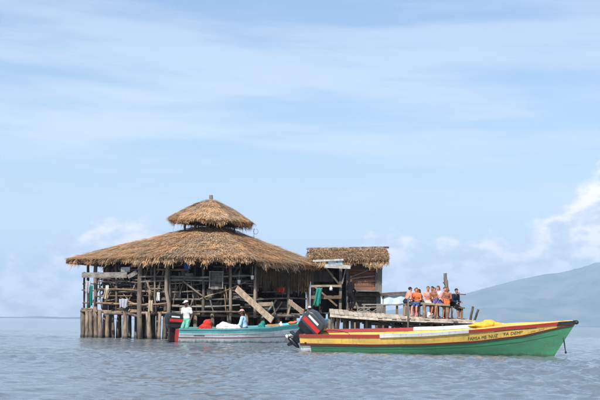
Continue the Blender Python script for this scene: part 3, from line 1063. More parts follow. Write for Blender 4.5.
ND = 31
for k in range(ND):
    u = (k + .5) / ND
    a, b = deck_pt(u, 0), deck_pt(u, 1)
    dz = Vector((0, 0, random.uniform(-.012, .012)))
    a = a + Vector((0, random.uniform(-.12, .08), 0))
    MB().beam(a + dz, b + dz, 6.28 / ND - .012, .045).build('deck_plank', M['deck_wood'], DECK)
for v in (.06, .5, .93):
    a, b = deck_pt(0, v), deck_pt(.985, v)
    a.z -= .10; b.z -= .09
    for t in range(3):
        A, B = deck_pt(t / 3, v), deck_pt((t + 1) / 3 * .985, v)
        A.z -= .115 + .03 * (t % 2); B.z -= .105 + .03 * (t % 2)
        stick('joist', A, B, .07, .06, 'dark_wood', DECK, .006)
fa = [deck_pt(t, -.02) for t in (0, .33, .66, 1)]
for t in range(3):
    A, B = fa[t] - Vector((0, -.02, .085 - .012 * t)), fa[t + 1] - Vector((0, -.02, .078 - .012 * t))
    MB().beam(A, B, .035, .11 - .025 * t).build('edge_board', M['deck_wood'], DECK)
for k in range(22):
    u = (k + .5 + random.uniform(-.3, .3)) / 22
    for v in ((.28,) if k % 2 else (.6, .93)):
        p = deck_pt(min(u, .97), v)
        r_ = random.uniform(.06, .10)
        stick('pile', Vector((p.x + random.uniform(-.12, .12), p.y, -.8)), Vector((p.x, p.y, p.z - .06)), r_, r_, 'pile_wood', DECK, .015)
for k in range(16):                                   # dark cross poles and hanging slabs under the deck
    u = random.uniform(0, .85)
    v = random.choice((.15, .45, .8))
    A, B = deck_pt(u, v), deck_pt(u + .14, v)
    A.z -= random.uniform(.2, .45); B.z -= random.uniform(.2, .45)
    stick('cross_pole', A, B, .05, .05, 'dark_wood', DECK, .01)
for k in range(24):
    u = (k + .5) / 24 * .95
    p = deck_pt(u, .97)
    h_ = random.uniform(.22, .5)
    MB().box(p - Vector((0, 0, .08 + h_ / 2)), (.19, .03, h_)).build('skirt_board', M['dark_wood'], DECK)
# the stake in front and the two leaning stakes at the seaward end
p = at(408.5, 326, 59.9)
stick('mooring_stake', Vector((p.x, 59.88, -.6)), at(408.3, 298, 59.88), .045, .04, 'driftwood', DECK, .006)
for a, b in (((469.5, 320), (473, 306.5)), ((473.5, 320), (478.5, 309.5))):
    stick('leaning_stake', at(a[0], a[1] + 3, 60.9), at(b[0], b[1], 60.9), .055, .05, 'dark_wood', DECK, .01)


def dz_at(px, Y):
    """deck height under a pixel column at depth Y"""
    best = None
    x = at(px, 312, Y).x
    u = max(0, min(1, (x - D_FL.x) / (D_FR.x - D_FL.x)))
    a, b = deck_pt(u, 0), deck_pt(u, 1)
    v = max(0, min(1, (Y - a.y) / (b.y - a.y)))
    return Vector((x, Y, deck_pt(u, v).z + .024))


# long pale beam with tarpaulin behind the shed's corner
AW = empty('tarp_screen', P3(393, 64.3, 0), 'pale blue tarpaulin hung below a dark rail behind the deck', 'tarpaulin')
za = at(393, 294, 66.5).z
A, B = at(381, 294.6, 64.3), at(407, 293, 64.3)
MB().beam(A, B, .08, .13, jit=.02).build('rail', M['dark_wood'], AW)
for px in (383.5, 406.5):
    q = at(px, 294, 64.4)
    stick('post', Vector((q.x, 64.42, -.6)), Vector((q.x, 64.42, q.z)), .06, .05, 'pile_wood', AW, .006)
nu = 14
vs, fs = [], []
for i in range(nu + 1):
    t = i / nu
    p = A.lerp(B, t)
    for j in range(7):
        vs.append(p + Vector((0, .06 + .03 * math.sin(t * 14 + j * .3), -.07 - j * .075)))
for i in range(nu):
    for j in range(6):
        k = i * 7 + j
        fs.append((k, k + 1, k + 8, k + 7))
tm = MB().add(vs, fs).build('tarpaulin', M['tarp_blue'], AW, smooth=True)
sm = tm.modifiers.new('thick', 'SOLIDIFY'); sm.thickness = .008


def bench(label, cat, name, A, B, top_th, width, legs, mat, leg_mat, leg_r=.045):
    o = A.lerp(B, .5)
    root = empty(name, Vector((o.x, o.y, min(p.z for p, _ in legs))), label, cat)
    nb_ = 3
    for k in range(nb_):
        off = Vector((0, (k - 1) * width / nb_, 0))
        MB().beam(A + off, B + off, width / nb_ - .012, top_th).build('seat_plank', M[mat], root)
    for foot, top in legs:
        MB().beam(foot, top, leg_r * 1.6, leg_r * 1.6, up=(1, 0, 0)).build('leg', M[leg_mat], root)
    return root


# low bench at the left, with a lattice of sticks in front of it
A, B = at(362, 304.5, 62.9), at(401, 304.9, 62.6)
lg = []
for px in (364, 384.5, 397):
    for dy in (-.12, .12):
        f = dz_at(px, 62.75 + dy)
        lg.append((f, Vector((f.x, f.y, A.z - .03))))
bench('long low grey bench beside the shed on the deck', 'bench', 'bench', A, B, .05, .4, lg, 'driftwood_grey', 'driftwood', .06)
lat = empty('lattice_rack', dz_at(368, 62.2), 'low rack of crossed sticks in front of the shed', 'rack')
for a, b in (((357, 307.6), (382, 307.2)), ((357, 311.2), (381, 312.2)), ((358, 311), (365, 307.5)), ((364, 311.5), (371, 307.5)), ((371, 311.5), (366, 307.5)), ((372, 312), (379, 307.5)), ((380, 313), (380, 306.5)), ((357.5, 311.7), (357.5, 306.5))):
    stick('stick', at(a[0], a[1], 62.1), at(b[0], b[1], 62.1), .025, .022, 'driftwood_grey', lat, .01, 6, 3)

# table-like bench the bathers sit at
A, B = at(421, 303.4, 60.95), at(449.5, 305.2, 60.85)
lg = []
for px in (424, 436, 447):
    for dy in (-.16, .16):
        f = dz_at(px, 60.9 + dy)
        lg.append((f, Vector((f.x, f.y, A.z - .05))))
bench('tan plank table with square legs in front of the row of bathers', 'table', 'table', A, B, .09, .5, lg, 'driftwood_tan', 'driftwood_tan', .075)
A, B = at(423, 305.6, 61.75), at(449, 306.6, 61.7)
lg = []
for px in (425, 447):
    for dy in (-.2, .2):
        f = dz_at(px, 61.72 + dy)
        lg.append((f, Vector((f.x, f.y, A.z - .04))))
bench('dark wide bench behind the tan table', 'bench', 'bench', A, B, .05, .7, lg, 'driftwood', 'driftwood', .05)
A, B = at(449.7, 306.8, 61.4), at(464.5, 308.2, 61.3)
lg = []
for px in (452, 462):
    for dy in (-.12, .12):
        f = dz_at(px, 61.35 + dy)
        lg.append((f, Vector((f.x, f.y, A.z - .04))))
bench('short dark bench at the seaward end of the deck', 'bench', 'bench', A, B, .06, .42, lg, 'driftwood', 'driftwood', .05)
A, B = at(402, 304.2, 61.8), at(421, 304.0, 61.8)
lg = []
for px in (404, 419):
    for dy in (-.12, .12):
        f = dz_at(px, 61.8 + dy)
        lg.append((f, Vector((f.x, f.y, A.z - .03))))
bench('brown bench under the two leftmost bathers', 'bench', 'bench', A, B, .05, .42, lg, 'driftwood', 'driftwood_tan', .05)
# corner rail post with its cross bar
rp = empty('rail_post', dz_at(458.5, 61.6), 'thin post with a T-shaped cross bar at the seaward deck end', 'post')
f = dz_at(458.5, 61.6)
stick('post', f, at(458.8, 292.5, 61.6), .05, .045, 'driftwood', rp, .01)
stick('cross_bar', at(452, 294.2, 61.6), at(466, 294.6, 61.6), .025, .022, 'driftwood', rp, .01, 6, 3)
# tall knotted post
f = dz_at(446, 61.75)
tp = empty('tall_post', f, 'tall grey driftwood post rising behind the bathers', 'post')
MB().tube([f, at(446.2, 300, 61.75), at(446.6, 288, 61.75), at(446.0, 281, 61.75), at(445.4, 279.5, 61.75)], [.10, .095, .09, .085, .07], 9, wob=.08).build('trunk', M['driftwood'], tp, smooth=True)
MB().tube([at(445.3, 280.5, 61.75), at(445.2, 273.2, 61.75)], [.075, .07], 8).build('top_block', M['grey_board'], tp)
MB().tube([at(446.4, 286.5, 61.75), at(444.3, 283.5, 61.7), at(443.2, 282, 61.7)], [.04, .035, .03], 7).build('branch', M['driftwood'], tp, smooth=True)
# white bag below the bench
c = dz_at(430, 61.0)
mb = MB()
mb.ellipsoid(c + Vector((0, 0, .10)), (.19, .14, .12)); mb.ellipsoid(c + Vector((-.07, 0, .2)), (.09, .08, .09)); mb.ellipsoid(c + Vector((.09, .02, .14)), (.10, .1, .08))
bag_m = mb


def remesh_build(mb, name, mat, voxel, parent=None, smooth_it=2, local=False, noise_amp=0.0, **kw):
    o_ = Vector((0, 0, 0))
    if parent is not None and not local:
        o_ = ORG[parent.name]
    elif parent is None:
        a = np.array(mb.v)
        o_ = Vector(((a[:, 0].min() + a[:, 0].max()) / 2, (a[:, 1].min() + a[:, 1].max()) / 2, a[:, 2].min()))
    me = mb.mesh(name, o_)
    t = bpy.data.objects.new('tmp', me)
    C.objects.link(t)
    r = t.modifiers.new('r', 'REMESH'); r.mode = 'VOXEL'; r.voxel_size = voxel
    if smooth_it:
        s = t.modifiers.new('s', 'SMOOTH'); s.iterations = smooth_it; s.factor = .5
    dg = bpy.context.evaluated_depsgraph_get()
    dg.update()
    me2 = bpy.data.meshes.new_from_object(t.evaluated_get(dg))
    bpy.data.objects.remove(t); bpy.data.meshes.remove(me)
    me2.name = name
    if noise_amp:
        for v in me2.vertices:
            nz = mnoise.noise(v.co * 9) * noise_amp + mnoise.noise(v.co * 21) * noise_amp * .5
            v.co += v.normal * nz
    me2.materials.clear()
    o = link_mesh(name, me2, mat, parent, org=None if parent is not None else o_, smooth=True)
    return tag(o, **kw)


remesh_build(bag_m, 'bag', M['cloth_white'], .02, smooth_it=4, noise_amp=.02, label='crumpled white bag on the deck below the bathers', cat='bag')


# ------------------------------------------------------------------ people
def ik(a, t, l1, l2, pole_dir):
    a, t = Vector(a), Vector(t)
    d = t - a
    L_ = min(d.length, (l1 + l2) * .995)
    dn = d.normalized()
    x = (l1 * l1 - l2 * l2 + L_ * L_) / (2 * L_)
    h = math.sqrt(max(0, l1 * l1 - x * x))
    pd = Vector(pole_dir)
    pd = (pd - dn * pd.dot(dn))
    pd.normalize()
    return a + dn * x + pd * h, a + dn * L_


def cone(mb, a, b, ra, rb, n=12):
    a, b = Vector(a), Vector(b)
    d = (b - a).normalized()
    pts = [a - d * ra * .85, a - d * ra * .5, a, b, b + d * rb * .5, b + d * rb * .85]
    mb.tube(pts, [ra * .5, ra * .86, ra, rb, rb * .86, rb * .5], n)


def person(loc, face, label, hip, feet, hands, lean=0.0, side=0.0, head_yaw=0.0, head_pitch=0.0, scale=1.0, skin='skin_tan',
           shirt=None, sleeve='short', bottom='cloth_navy', bottom_len=.6, cap=None, hair='hair_dark', long_hair=False, vest=None, group='people', sunglasses=False, female=False):
    """local frame: x right, y forward, z up; hip = height (and y) of the pelvis, feet/hands = targets (left, right)"""
    root = empty('person', loc, label, 'person', rot=(0, 0, face))
    root.scale = (scale,) * 3
    pel = Vector((0, hip[0], hip[1]))
    Rt = Euler((-lean, side, 0)).to_matrix()
    up = lambda x, y, z: pel + Rt @ Vector((x, y, z))
    chest, neck = up(0, 0, .36), up(0, .01, .55)
    hc = neck + Rt @ Vector((0, .025, 0)) + Vector((0, .01, .14))
    sw = .165 if female else .185
    sh = {-1: up(-sw, 0, .47), 1: up(sw, 0, .47)}
    hp = {-1: pel + Vector((-.09, 0, -.02)), 1: pel + Vector((.09, 0, -.02))}
    body = MB()
    bshirt, bshort = MB(), MB()
    # trunk
    for mbx, ex in ((body, 0.0),) + (((bshirt, .018),) if shirt else ()):
        mbx.ellipsoid(up(0, 0, .10), (.150 + ex, .10 + ex, .17 + ex), Rt)
        mbx.ellipsoid(up(0, 0, .25), (.145 + ex, .10 + ex, .18 + ex), Rt)
        mbx.ellipsoid(up(0, .005, .36), (.175 + ex - (.015 if female else 0), .115 + ex, .16 + ex), Rt)
        cone(mbx, sh[-1] + Vector((0, 0, -.01)), sh[1] + Vector((0, 0, -.01)), .062 + ex, .062 + ex)
    body.ellipsoid(pel + Vector((0, -.01, -.01)), (.165, .115, .13))
    bshort.ellipsoid(pel + Vector((0, -.01, 0)), (.185, .135, .135))
    bshort.ellipsoid(up(0, 0, .08), (.168, .118, .09), Rt)
    cone(body, chest + Rt @ Vector((0, 0, .1)), neck + Rt @ Vector((0, .01, .07)), .065, .054)
    # head
    Hm = Euler((-head_pitch, 0, head_yaw)).to_matrix()
    hd = lambda x, y, z: hc + Hm @ Vector((x, y, z))
    body.ellipsoid(hd(0, -.012, .03), (.074, .092, .088), Hm)
    body.ellipsoid(hd(0, .012, -.03), (.060, .072, .088), Hm)
    body.ellipsoid(hd(0, .082, -.012), (.013, .022, .024), Hm)
    for s in (-1, 1):
        body.ellipsoid(hd(s * .074, -.01, -.008), (.012, .02, .032), Hm)
    # limbs
    for s, tg, ft in ((-1, hands[0], feet[0]), (1, hands[1], feet[1])):
        elb, wr = ik(sh[s], tg, .29, .25, (s * .5, -.8, -.5))
        cone(body, sh[s], elb, .050, .038)
        cone(body, elb, wr, .040, .026)
        d = (wr - elb).normalized()
        sd = d.cross(Vector((0, 0, 1)))
        sd = sd.normalized() if sd.length > .1 else Vector((0, 1, 0))
        nr = sd.cross(d)
        body.ellipsoid(wr + d * .05, (.038, .016, .05), Matrix((sd, nr, d)).transposed())
        for k, (o_, ln) in enumerate(((-.028, .062), (-.010, .074), (.009, .070), (.026, .056))):
            b0_ = wr + d * .085 + sd * o_
            b1_ = b0_ + d * ln * .5 + nr * .004
            cone(body, b0_, b1_, .0105, .0098, 6)
            cone(body, b1_, b1_ + (d * .7 + nr * .6).normalized() * ln * .5, .0098, .0088, 6)
        tb = wr + d * .03 + sd * -.03 * s
        cone(body, tb, tb + (d * .7 + sd * -.7 * s).normalized() * .055, .013, .010, 6)
        if shirt and sleeve != 'none':
            k_ = .62 if sleeve == 'short' else 1.0
            cone(bshirt, sh[s], sh[s].lerp(elb, k_), .070, .060)
            if sleeve == 'long':
                cone(bshirt, elb, elb.lerp(wr, .92), .058, .046)
        kn, an = ik(hp[s], ft, .43, .42, (s * .12, 1, .15))
        cone(body, hp[s], kn, .080, .054)
        cone(body, kn, an, .056, .036)
        body.ellipsoid(kn.lerp(an, .3) + Vector((0, -.012, 0)), (.052, .056, .12))
        fdir = Vector((s * .12, 1, 0)).normalized()
        cone(body, an + Vector((0, 0, -.035)), an + fdir * .15 + Vector((0, 0, -.055)), .038, .028, 8)
        if bottom:
            lim = min(1, bottom_len)
            cone(bshort, hp[s], hp[s].lerp(kn, lim), .100, .082)
            if bottom_len > 1:
                cone(bshort, kn, kn.lerp(an, min(.95, bottom_len - 1)), .080, .060)
    remesh_build(body, 'body', M[skin], .0125, root, 2, local=True)
    if shirt:
        remesh_build(bshirt, 'shirt', M[shirt], .016, root, 2, local=True, noise_amp=.008)
    if bottom:
        remesh_build(bshort, 'trousers' if bottom_len > 1 else 'shorts', M[bottom], .016, root, 2, local=True, noise_amp=.007)
    if vest:
        vb = MB()
        vb.ellipsoid(up(0, .01, .30), (.205, .155, .20), Rt, 14, 8)
        remesh_build(vb, 'vest', M[vest], .02, root, 2, local=True, noise_amp=.008)
    # face and hair
    for s in (-1, 1):
        MB().ellipsoid(hd(s * .030, .074, .012), (.011, .008, .008), Hm, 8, 6).build('eye', M['eye'], root, local=True, smooth=True)
    MB().ellipsoid(hd(0, .074, -.058), (.024, .010, .008), Hm, 8, 6).build('mouth', M['lip'], root, local=True, smooth=True)
    if sunglasses:
        g = MB()
        for s in (-1, 1):
            g.ellipsoid(hd(s * .033, .086, .012), (.029, .008, .02), Hm, 10, 6)
            g.tube([hd(s * .06, .08, .014), hd(s * .077, .0, .012)], .005, 5)
        g.build('sunglasses', M['motor_black'], root, local=True)
    h = MB()
    nu_, nv_ = 16, 7
    vs_, fs_ = [], []
    for j in range(nv_ + 1):
        th = (j / nv_) * R(104)
        for i in range(nu_):
            ph = 2 * math.pi * i / nu_
            yy = math.sin(th) * math.sin(ph)
            lim = R(104) * (.62 + .38 * (0.5 - 0.5 * math.sin(ph)) ** .5)
            t2 = min(th, lim) if not long_hair or math.sin(ph) > -.1 else th * 1.25
            vs_.append(hd(.083 * math.sin(t2) * math.cos(ph), -.014 + .102 * math.sin(t2) * math.sin(ph), .034 + .098 * math.cos(t2)))
    for j in range(nv_):
        for i in range(nu_):
            i2 = (i + 1) % nu_
            fs_.append((j * nu_ + i, (j + 1) * nu_ + i, (j + 1) * nu_ + i2, j * nu_ + i2))
    h.add(vs_, fs_)
    if long_hair:
        h.ellipsoid(hd(0, -.085, -.08), (.075, .04, .13), Hm)
    if cap != 'only':
        h.build('hair', M[hair], root, local=True, smooth=True)
    if cap:
        cm = MB()
        vs_, fs_ = [], []
        for j in range(6):
            th = j / 5 * R(82)
            for i in range(16):
                ph = 2 * math.pi * i / 16
                vs_.append(hd(.089 * math.sin(th) * math.cos(ph), -.012 + .108 * math.sin(th) * math.sin(ph), .044 + .10 * math.cos(th)))
        for j in range(5):
            for i in range(16):
                i2 = (i + 1) % 16
                fs_.append((j * 16 + i, (j + 1) * 16 + i, (j + 1) * 16 + i2, j * 16 + i2))
        cm.add(vs_, fs_)
        br = []
        for k in range(7):
            t = -1 + 2 * k / 6
            br += [hd(.075 * t, .075 * math.sqrt(1 - .6 * t * t), .058), hd(.072 * t, .09 + .075 * math.sqrt(max(0, 1 - t * t)), .046)]
        cm.add(br, [(2 * k, 2 * k + 2, 2 * k + 3, 2 * k + 1) for k in range(6)])
        co = cm.build('cap', M[cap], root, local=True, smooth=True)
        s_ = co.modifiers.new('t', 'SOLIDIFY'); s_.thickness = .006
    return root


STAND = dict(hip=(0, .92), feet=((-.11, .0, .08), (.11, .02, .08)), hands=((-.25, .06, .82), (.25, .08, .82)))


# ------------------------------------------------------------------ boats
class Hull:
    def __init__(self, Lw, rake, bmax, bst, sheer, stripe, keel=-.22):
        self.Lw, self.rake, self.bmax, self.bst, self.sheer, self.stripe, self.keel = Lw, rake, bmax, bst, sheer, stripe, keel
        self.e0 = .22

    @staticmethod
    def interp(tab, s):
        for (a, ya), (b, yb) in zip(tab, tab[1:]):
            if s <= b:
                t = max(0, (s - a) / (b - a))
                t = t * t * (3 - 2 * t) * .35 + t * .65
                return ya + (yb - ya) * t
        return tab[-1][1]

    def zs(self, s): return self.interp(self.sheer, s)
    def zc(self, s): return self.interp(self.stripe, s)

    def b(self, s):
        if s < .4:
            return self.bst + (self.bmax - self.bst) * math.sin(s / .4 * math.pi / 2)
        t = (s - .4) / .6
        return self.bmax * (1 - t ** 2.1) + .012

    def zk(self, s):
        return self.keel * (1 - max(0, (s - .75) / .25) ** 2 * .5)

    def pt(self, s, z, side, off=0.0):
        """point of the outer skin at station s and height z"""
        u = max(0, min(1.0, (z - self.zk(s)) / (self.zs(s) - self.zk(s))))
        e = self.e0 + (.88 - self.e0) * max(0, (s - .35) / .65) ** 1.2
        y = self.b(s) * u ** e + off
        x = s * self.Lw + (max(0, s) ** 5) * self.rake * max(-.2, z)
        return Vector((x, side * max(0.0, y), z))

    def band(self, z0, z1, side, s0=0.0, s1=1.0, off=0.0, ns=36, nz=5):
        """(verts, faces): a band of the skin between two height functions"""
        vs, fs = [], []
        for i in range(ns + 1):
            s = s0 + (s1 - s0) * i / ns
            a, b_ = z0(s), z1(s)
            for j in range(nz + 1):
                vs.append(self.pt(s, a + (b_ - a) * j / nz, side, off))
        for i in range(ns):
            for j in range(nz):
                k = i * (nz + 1) + j
                q = (k, k + nz + 1, k + nz + 2, k + 1)
                fs.append(q if side < 0 else q[::-1])
        return vs, fs

    def rail(self, s0, s1, side, z0, z1, o0, o1, ns=30):
        """closed rectangular strip following the skin: heights z0..z1 (functions), offsets o0..o1"""
        vs, fs = [], []
        for i in range(ns + 1):
            s = s0 + (s1 - s0) * i / ns
            for (zf_, o_) in ((z0, o0), (z0, o1), (z1, o1), (z1, o0)):
                z = zf_(s)
                p = self.pt(s, min(z, self.zs(s)), side, o_)
                p.z = z
                vs.append(p)
        for i in range(ns):
            for k in range(4):
                k2 = (k + 1) % 4
                q = (i * 4 + k, i * 4 + k2, i * 4 + 4 + k2, i * 4 + 4 + k)
                fs.append(q if side > 0 else q[::-1])
        fs.append((0, 1, 2, 3)); fs.append((ns * 4 + 3, ns * 4 + 2, ns * 4 + 1, ns * 4))
        return vs, fs


def build_hull(H_, root, m_low, m_top, m_in, transom_mat):
    low, top = MB(), MB()
    for sd in (-1, 1):
        low.add(*H_.band(H_.zk, H_.zc, sd, nz=8))
        top.add(*H_.band(H_.zc, H_.zs, sd, nz=3))
    low.build('hull', M[m_low], root, local=True, smooth=True)
    top.build('topside', M[m_top], root, local=True, smooth=True)
    inn = MB()
    for sd in (-1, 1):
        v_, f_ = H_.band(lambda s: max(H_.zk(s) + .1, -.02), lambda s: H_.zs(s) - .004, sd, 0.0, .97, -.035, nz=5)
        inn.add(v_, [q[::-1] for q in f_])
    inn.build('inner_skin', M[m_in], root, local=True, smooth=True)
    tr = MB()
    zs_ = [H_.zk(0) + (H_.zs(0) - .02 - H_.zk(0)) * k / 8 for k in range(9)]
    ring_ = [H_.pt(0, z, -1) for z in zs_] + [H_.pt(0, z, 1) for z in reversed(zs_)]
    n_ = len(ring_)
    for dx in (-.004, .05):
        tr.v += [tuple(p + Vector((dx, 0, 0))) for p in ring_]
    tr.f += [tuple(range(n_))[::-1], tuple(range(n_, 2 * n_))] + [(k, (k + 1) % n_, n_ + (k + 1) % n_, n_ + k) for k in range(n_)]
    tr.mi += [0] * len(tr.f)
    tr.build('transom', M[transom_mat], root, local=True)
    # bottom boards
    nb_ = 5
    for k in range(nb_):
        y = -.4 + .8 * (k + .5) / nb_
        MB().box((H_.Lw * .27, y * .8, .06), (H_.Lw * .48, .64 / nb_ - .01, .02)).build('floor_board', M['driftwood_tan'], root, local=True)


def thwart(H_, root, s, mat, dz=.14, w_=.24, name='thwart'):
    z = H_.zs(s) - dz
    b_ = abs(H_.pt(s, z, 1).y) - .04
    MB().box((H_.pt(s, z, 1).x, 0, z), (w_, 2 * b_, .035)).build(name, M[mat], root, local=True)


def lettering(H_, root, text, s0, length, zlo, zhi, mat, off=.006):
    cu = bpy.data.curves.new('txt', 'FONT')
    cu.body = text
    cu.size = 1.0
    cu.resolution_u = 2
    t = bpy.data.objects.new('txt', cu)
    C.objects.link(t)
    dg = bpy.context.evaluated_depsgraph_get()
    dg.update()
    me = bpy.data.meshes.new_from_object(t.evaluated_get(dg))
    bpy.data.objects.remove(t)
    co = np.array([v.co[:] for v in me.vertices])
    x0, x1, y1 = co[:, 0].min(), co[:, 0].max(), co[:, 1].max()
    for v in me.vertices:
        tx = (v.co.x - x0) / (x1 - x0)
        s = s0 + tx * length / H_.Lw
        z = zlo(s) + (zhi(s) - zlo(s)) * max(0, v.co.y) / y1
        v.co = H_.pt(s, z, -1, off)
    me.materials.clear()
    return link_mesh('lettering', me, M[mat], root)


def outboard(root, pivot, tilt, scale=1.0, m_cowl='motor_black', m_top='motor_grey', swivel=0.0, stripes=True, red_pan=False, leg=1.0):
    """outboard motor clamped on the transom: x forward, z up, pivot on the transom top"""
    mo = bpy.data.objects.new('outboard_motor', None)
    C.objects.link(mo)
    mo.parent = root
    mo.location = pivot
    mo.rotation_euler = (0, tilt, swivel)
    mo.scale = (scale,) * 3
    ORG[mo.name] = Vector((0, 0, 0))

    def rounded(name, prof, halfw, mat, bev=.05, taper=.8):
        """side profile in x-z extruded to a rounded box across y"""
        mb = MB()
        n_ = len(prof)
        cx = sum(p[0] for p in prof) / n_
        cz = sum(p[1] for p in prof) / n_
        rows = [(-halfw, .80), (-halfw * .93, .93), (-halfw * .7, 1.0), (halfw * .7, 1.0), (halfw * .93, .93), (halfw, .80)]
        for y, k in rows:
            mb.v += [((p[0] - cx) * k + cx, y, (p[1] - cz) * k + cz) for p in prof]
        for j in range(len(rows) - 1):
            for i in range(n_):
                i2 = (i + 1) % n_
                mb.f.append((j * n_ + i, j * n_ + i2, (j + 1) * n_ + i2, (j + 1) * n_ + i))
        mb.f.append(tuple(range(n_))[::-1]); mb.f.append(tuple((len(rows) - 1) * n_ + i for i in range(n_)))
        mb.mi = [0] * len(mb.f)
        o = mb.build(name, M[mat], mo, local=True)
        bm = bmesh.new(); bm.from_mesh(o.data); bmesh.ops.recalc_face_normals(bm, faces=bm.faces); bm.to_mesh(o.data); bm.free()
        return o
    # cowl: lower pan and upper cover
    rounded('cowl', [(-.32, .20), (.26, .17), (.31, .24), (.31, .46), (.25, .56), (-.16, .60), (-.29, .55), (-.335, .44)], .19, m_top)
    cw = [c_ for c_ in bpy.data.objects if c_.parent == mo][-1]
    sb = cw.modifiers.new('round', 'BEVEL'); sb.width = .035; sb.segments = 3; sb.limit_method = 'ANGLE'; sb.angle_limit = R(18)
    cw.data.polygons.foreach_set('use_smooth', [True] * len(cw.data.polygons))
    rounded('lower_pan', [(-.26, .05), (.20, .04), (.27, .12), (.275, .20), (-.30, .215), (-.30, .12)], .175, m_cowl)
    if stripes:
        for sd in (-1, 1):
            d1 = MB().add([(-.20, sd * .181, .44), (.14, sd * .181, .42), (.14, sd * .181, .475), (-.20, sd * .181, .495)], [(0, 1, 2, 3) if sd < 0 else (3, 2, 1, 0)])
            d1.v = [(x, y + sd * .012, z) for x, y, z in d1.v]
            s_ = d1.build('stripe', M['decal_white'], mo, local=True); s_.modifiers.new('t', 'SOLIDIFY').thickness = .01
            d2 = MB().add([(-.27, sd * .193, .29), (.27, sd * .193, .26), (.27, sd * .193, .37), (-.27, sd * .193, .39)], [(0, 1, 2, 3) if sd < 0 else (3, 2, 1, 0)])
            s_ = d2.build('stripe', M['decal_red'], mo, local=True); s_.modifiers.new('t', 'SOLIDIFY').thickness = .01
    # leg, cavitation plate, gearcase, skeg
    rounded('leg', [(-.20, .06), (.06, .06), (.04, -.25), (.01, -.50), (-.18, -.50), (-.21, -.25)], .065, m_cowl)
    MB().box((-.13, 0, -.43), (.40, .20, .022)).build('cavitation_plate', M[m_cowl], mo, local=True)
    gc = MB().tube([(.10, 0, -.60), (.05, 0, -.60), (-.08, 0, -.60), (-.22, 0, -.60), (-.27, 0, -.60)], [.012, .045, .06, .05, .035], 12)
    gc.build('gearcase', M[m_cowl], mo, local=True, smooth=True)
    rounded('skeg', [(-.02, -.58), (-.17, -.58), (-.20, -.76), (-.14, -.77)], .012, m_cowl)
    pr = bpy.data.objects.new('propeller', None)
    hub = MB().tube([(-.27, 0, -.60), (-.33, 0, -.60), (-.37, 0, -.60)], [.045, .045, .02], 12)
    for k in range(3):
        a = k * 2.094 + .4
        c_, s_ = math.cos(a), math.sin(a)
        bl = []
        for (rr, ww, tw) in ((.035, .03, .5), (.09, .055, .6), (.135, .05, .75), (.15, .02, .8)):
            for e in (-1, 1):
                tx, tt = e * ww * math.sin(tw), e * ww * math.cos(tw)
                bl.append((-.31 + tx, c_ * rr - s_ * tt, -.60 + s_ * rr + c_ * tt))
        hub.add(bl, [(0, 1, 3, 2), (2, 3, 5, 4), (4, 5, 7, 6)])
    bpy.data.objects.remove(pr)
    hub.build('propeller', M['metal'] if red_pan else M['plastic_white'], mo, local=True)
    for ch in [c_ for c_ in bpy.data.objects if c_.parent == mo and c_.name.split('.')[0] in ('leg', 'cavitation_plate', 'gearcase', 'skeg', 'propeller')]:
        dz_ = (1 - leg) * .60
        for v in ch.data.vertices:
            if ch.name.startswith('leg'):
                v.co.z *= leg if v.co.z < 0 else 1
            else:
                v.co.z += dz_
    br = MB().box((.03, 0, -.02), (.10, .22, .26)).box((.06, -.10, .07), (.22, .03, .09)).box((.06, .10, .07), (.22, .03, .09))
    br.build('clamp_bracket', M[m_cowl], mo, local=True)
    MB().tube([(.22, .03, .16), (.42, .05, .20), (.60, .06, .21)], [.022, .02, .026], 8).build('tiller', M['motor_black'], mo, local=True)
    return mo


# ---- front boat: green, yellow and red
H1 = Hull(6.92, .66, .78, .60, [(0, .57), (.3, .615), (.5, .68), (.7, .79), (.85, .90), (1, 1.01)], [(0, .285), (.3, .315), (.5, .36), (.7, .445), (.85, .59), (1, .90)])
S1 = at(307.0, 351, 41.6)
W1 = at(553.5, 356.8, 39.0)
yaw1 = math.atan2(W1.y - S1.y, W1.x - S1.x)
B1 = empty('fishing_boat', (S1.x, 41.6, 0), 'long green, yellow and red wooden boat with raised black outboard', 'boat', rot=(R(7.0), 0, yaw1))
B1.rotation_mode = 'XYZ'
H1.Lw = math.hypot(W1.y - S1.y, W1.x - S1.x)
build_hull(H1, B1, 'paint_green', 'paint_yellow', 'paint_yellow', 'paint_green')
zs, zc = H1.zs, H1.zc
for sd in (-1, 1):
    MB().add(*H1.rail(0, .995, sd, lambda s: zc(s) - .03 * (1 - .5 * s), lambda s: zc(s) + .035 * (1 - .4 * s), -.01, .022)).build('rub_rail', M['paint_maroon'], B1, local=True)
    MB().add(*H1.rail(0.0, .97, sd, lambda s: .02 + .62 * zc(s) * 1.02 - .008 + .1 * s ** 6, lambda s: .02 + .62 * zc(s) * 1.02 + .008 + .1 * s ** 6, -.01, .008)).build('strake', M['paint_green'], B1, local=True)
gz0 = lambda s: zs(s) - .075
gz1 = lambda s: zs(s) + .012
for sd, segs in ((-1, [(0, .345, 'paint_red', .02), (.345, .685, 'paint_white', .034), (.685, .97, 'paint_red', .02)]), (1, [(0, .42, 'paint_red', .02), (.42, .775, 'paint_white', .034), (.775, .97, 'paint_yellow', .02)])):
    for a, b_, mt, o_ in segs:
        lo = (lambda s: zs(s) - .075) if mt == 'paint_white' else gz0
        hi = (lambda s: zs(s) + .02) if mt == 'paint_white' else gz1
        MB().add(*H1.rail(a, b_, sd, lo, hi, -.05, o_)).build('gunwale', M[mt], B1, local=True)
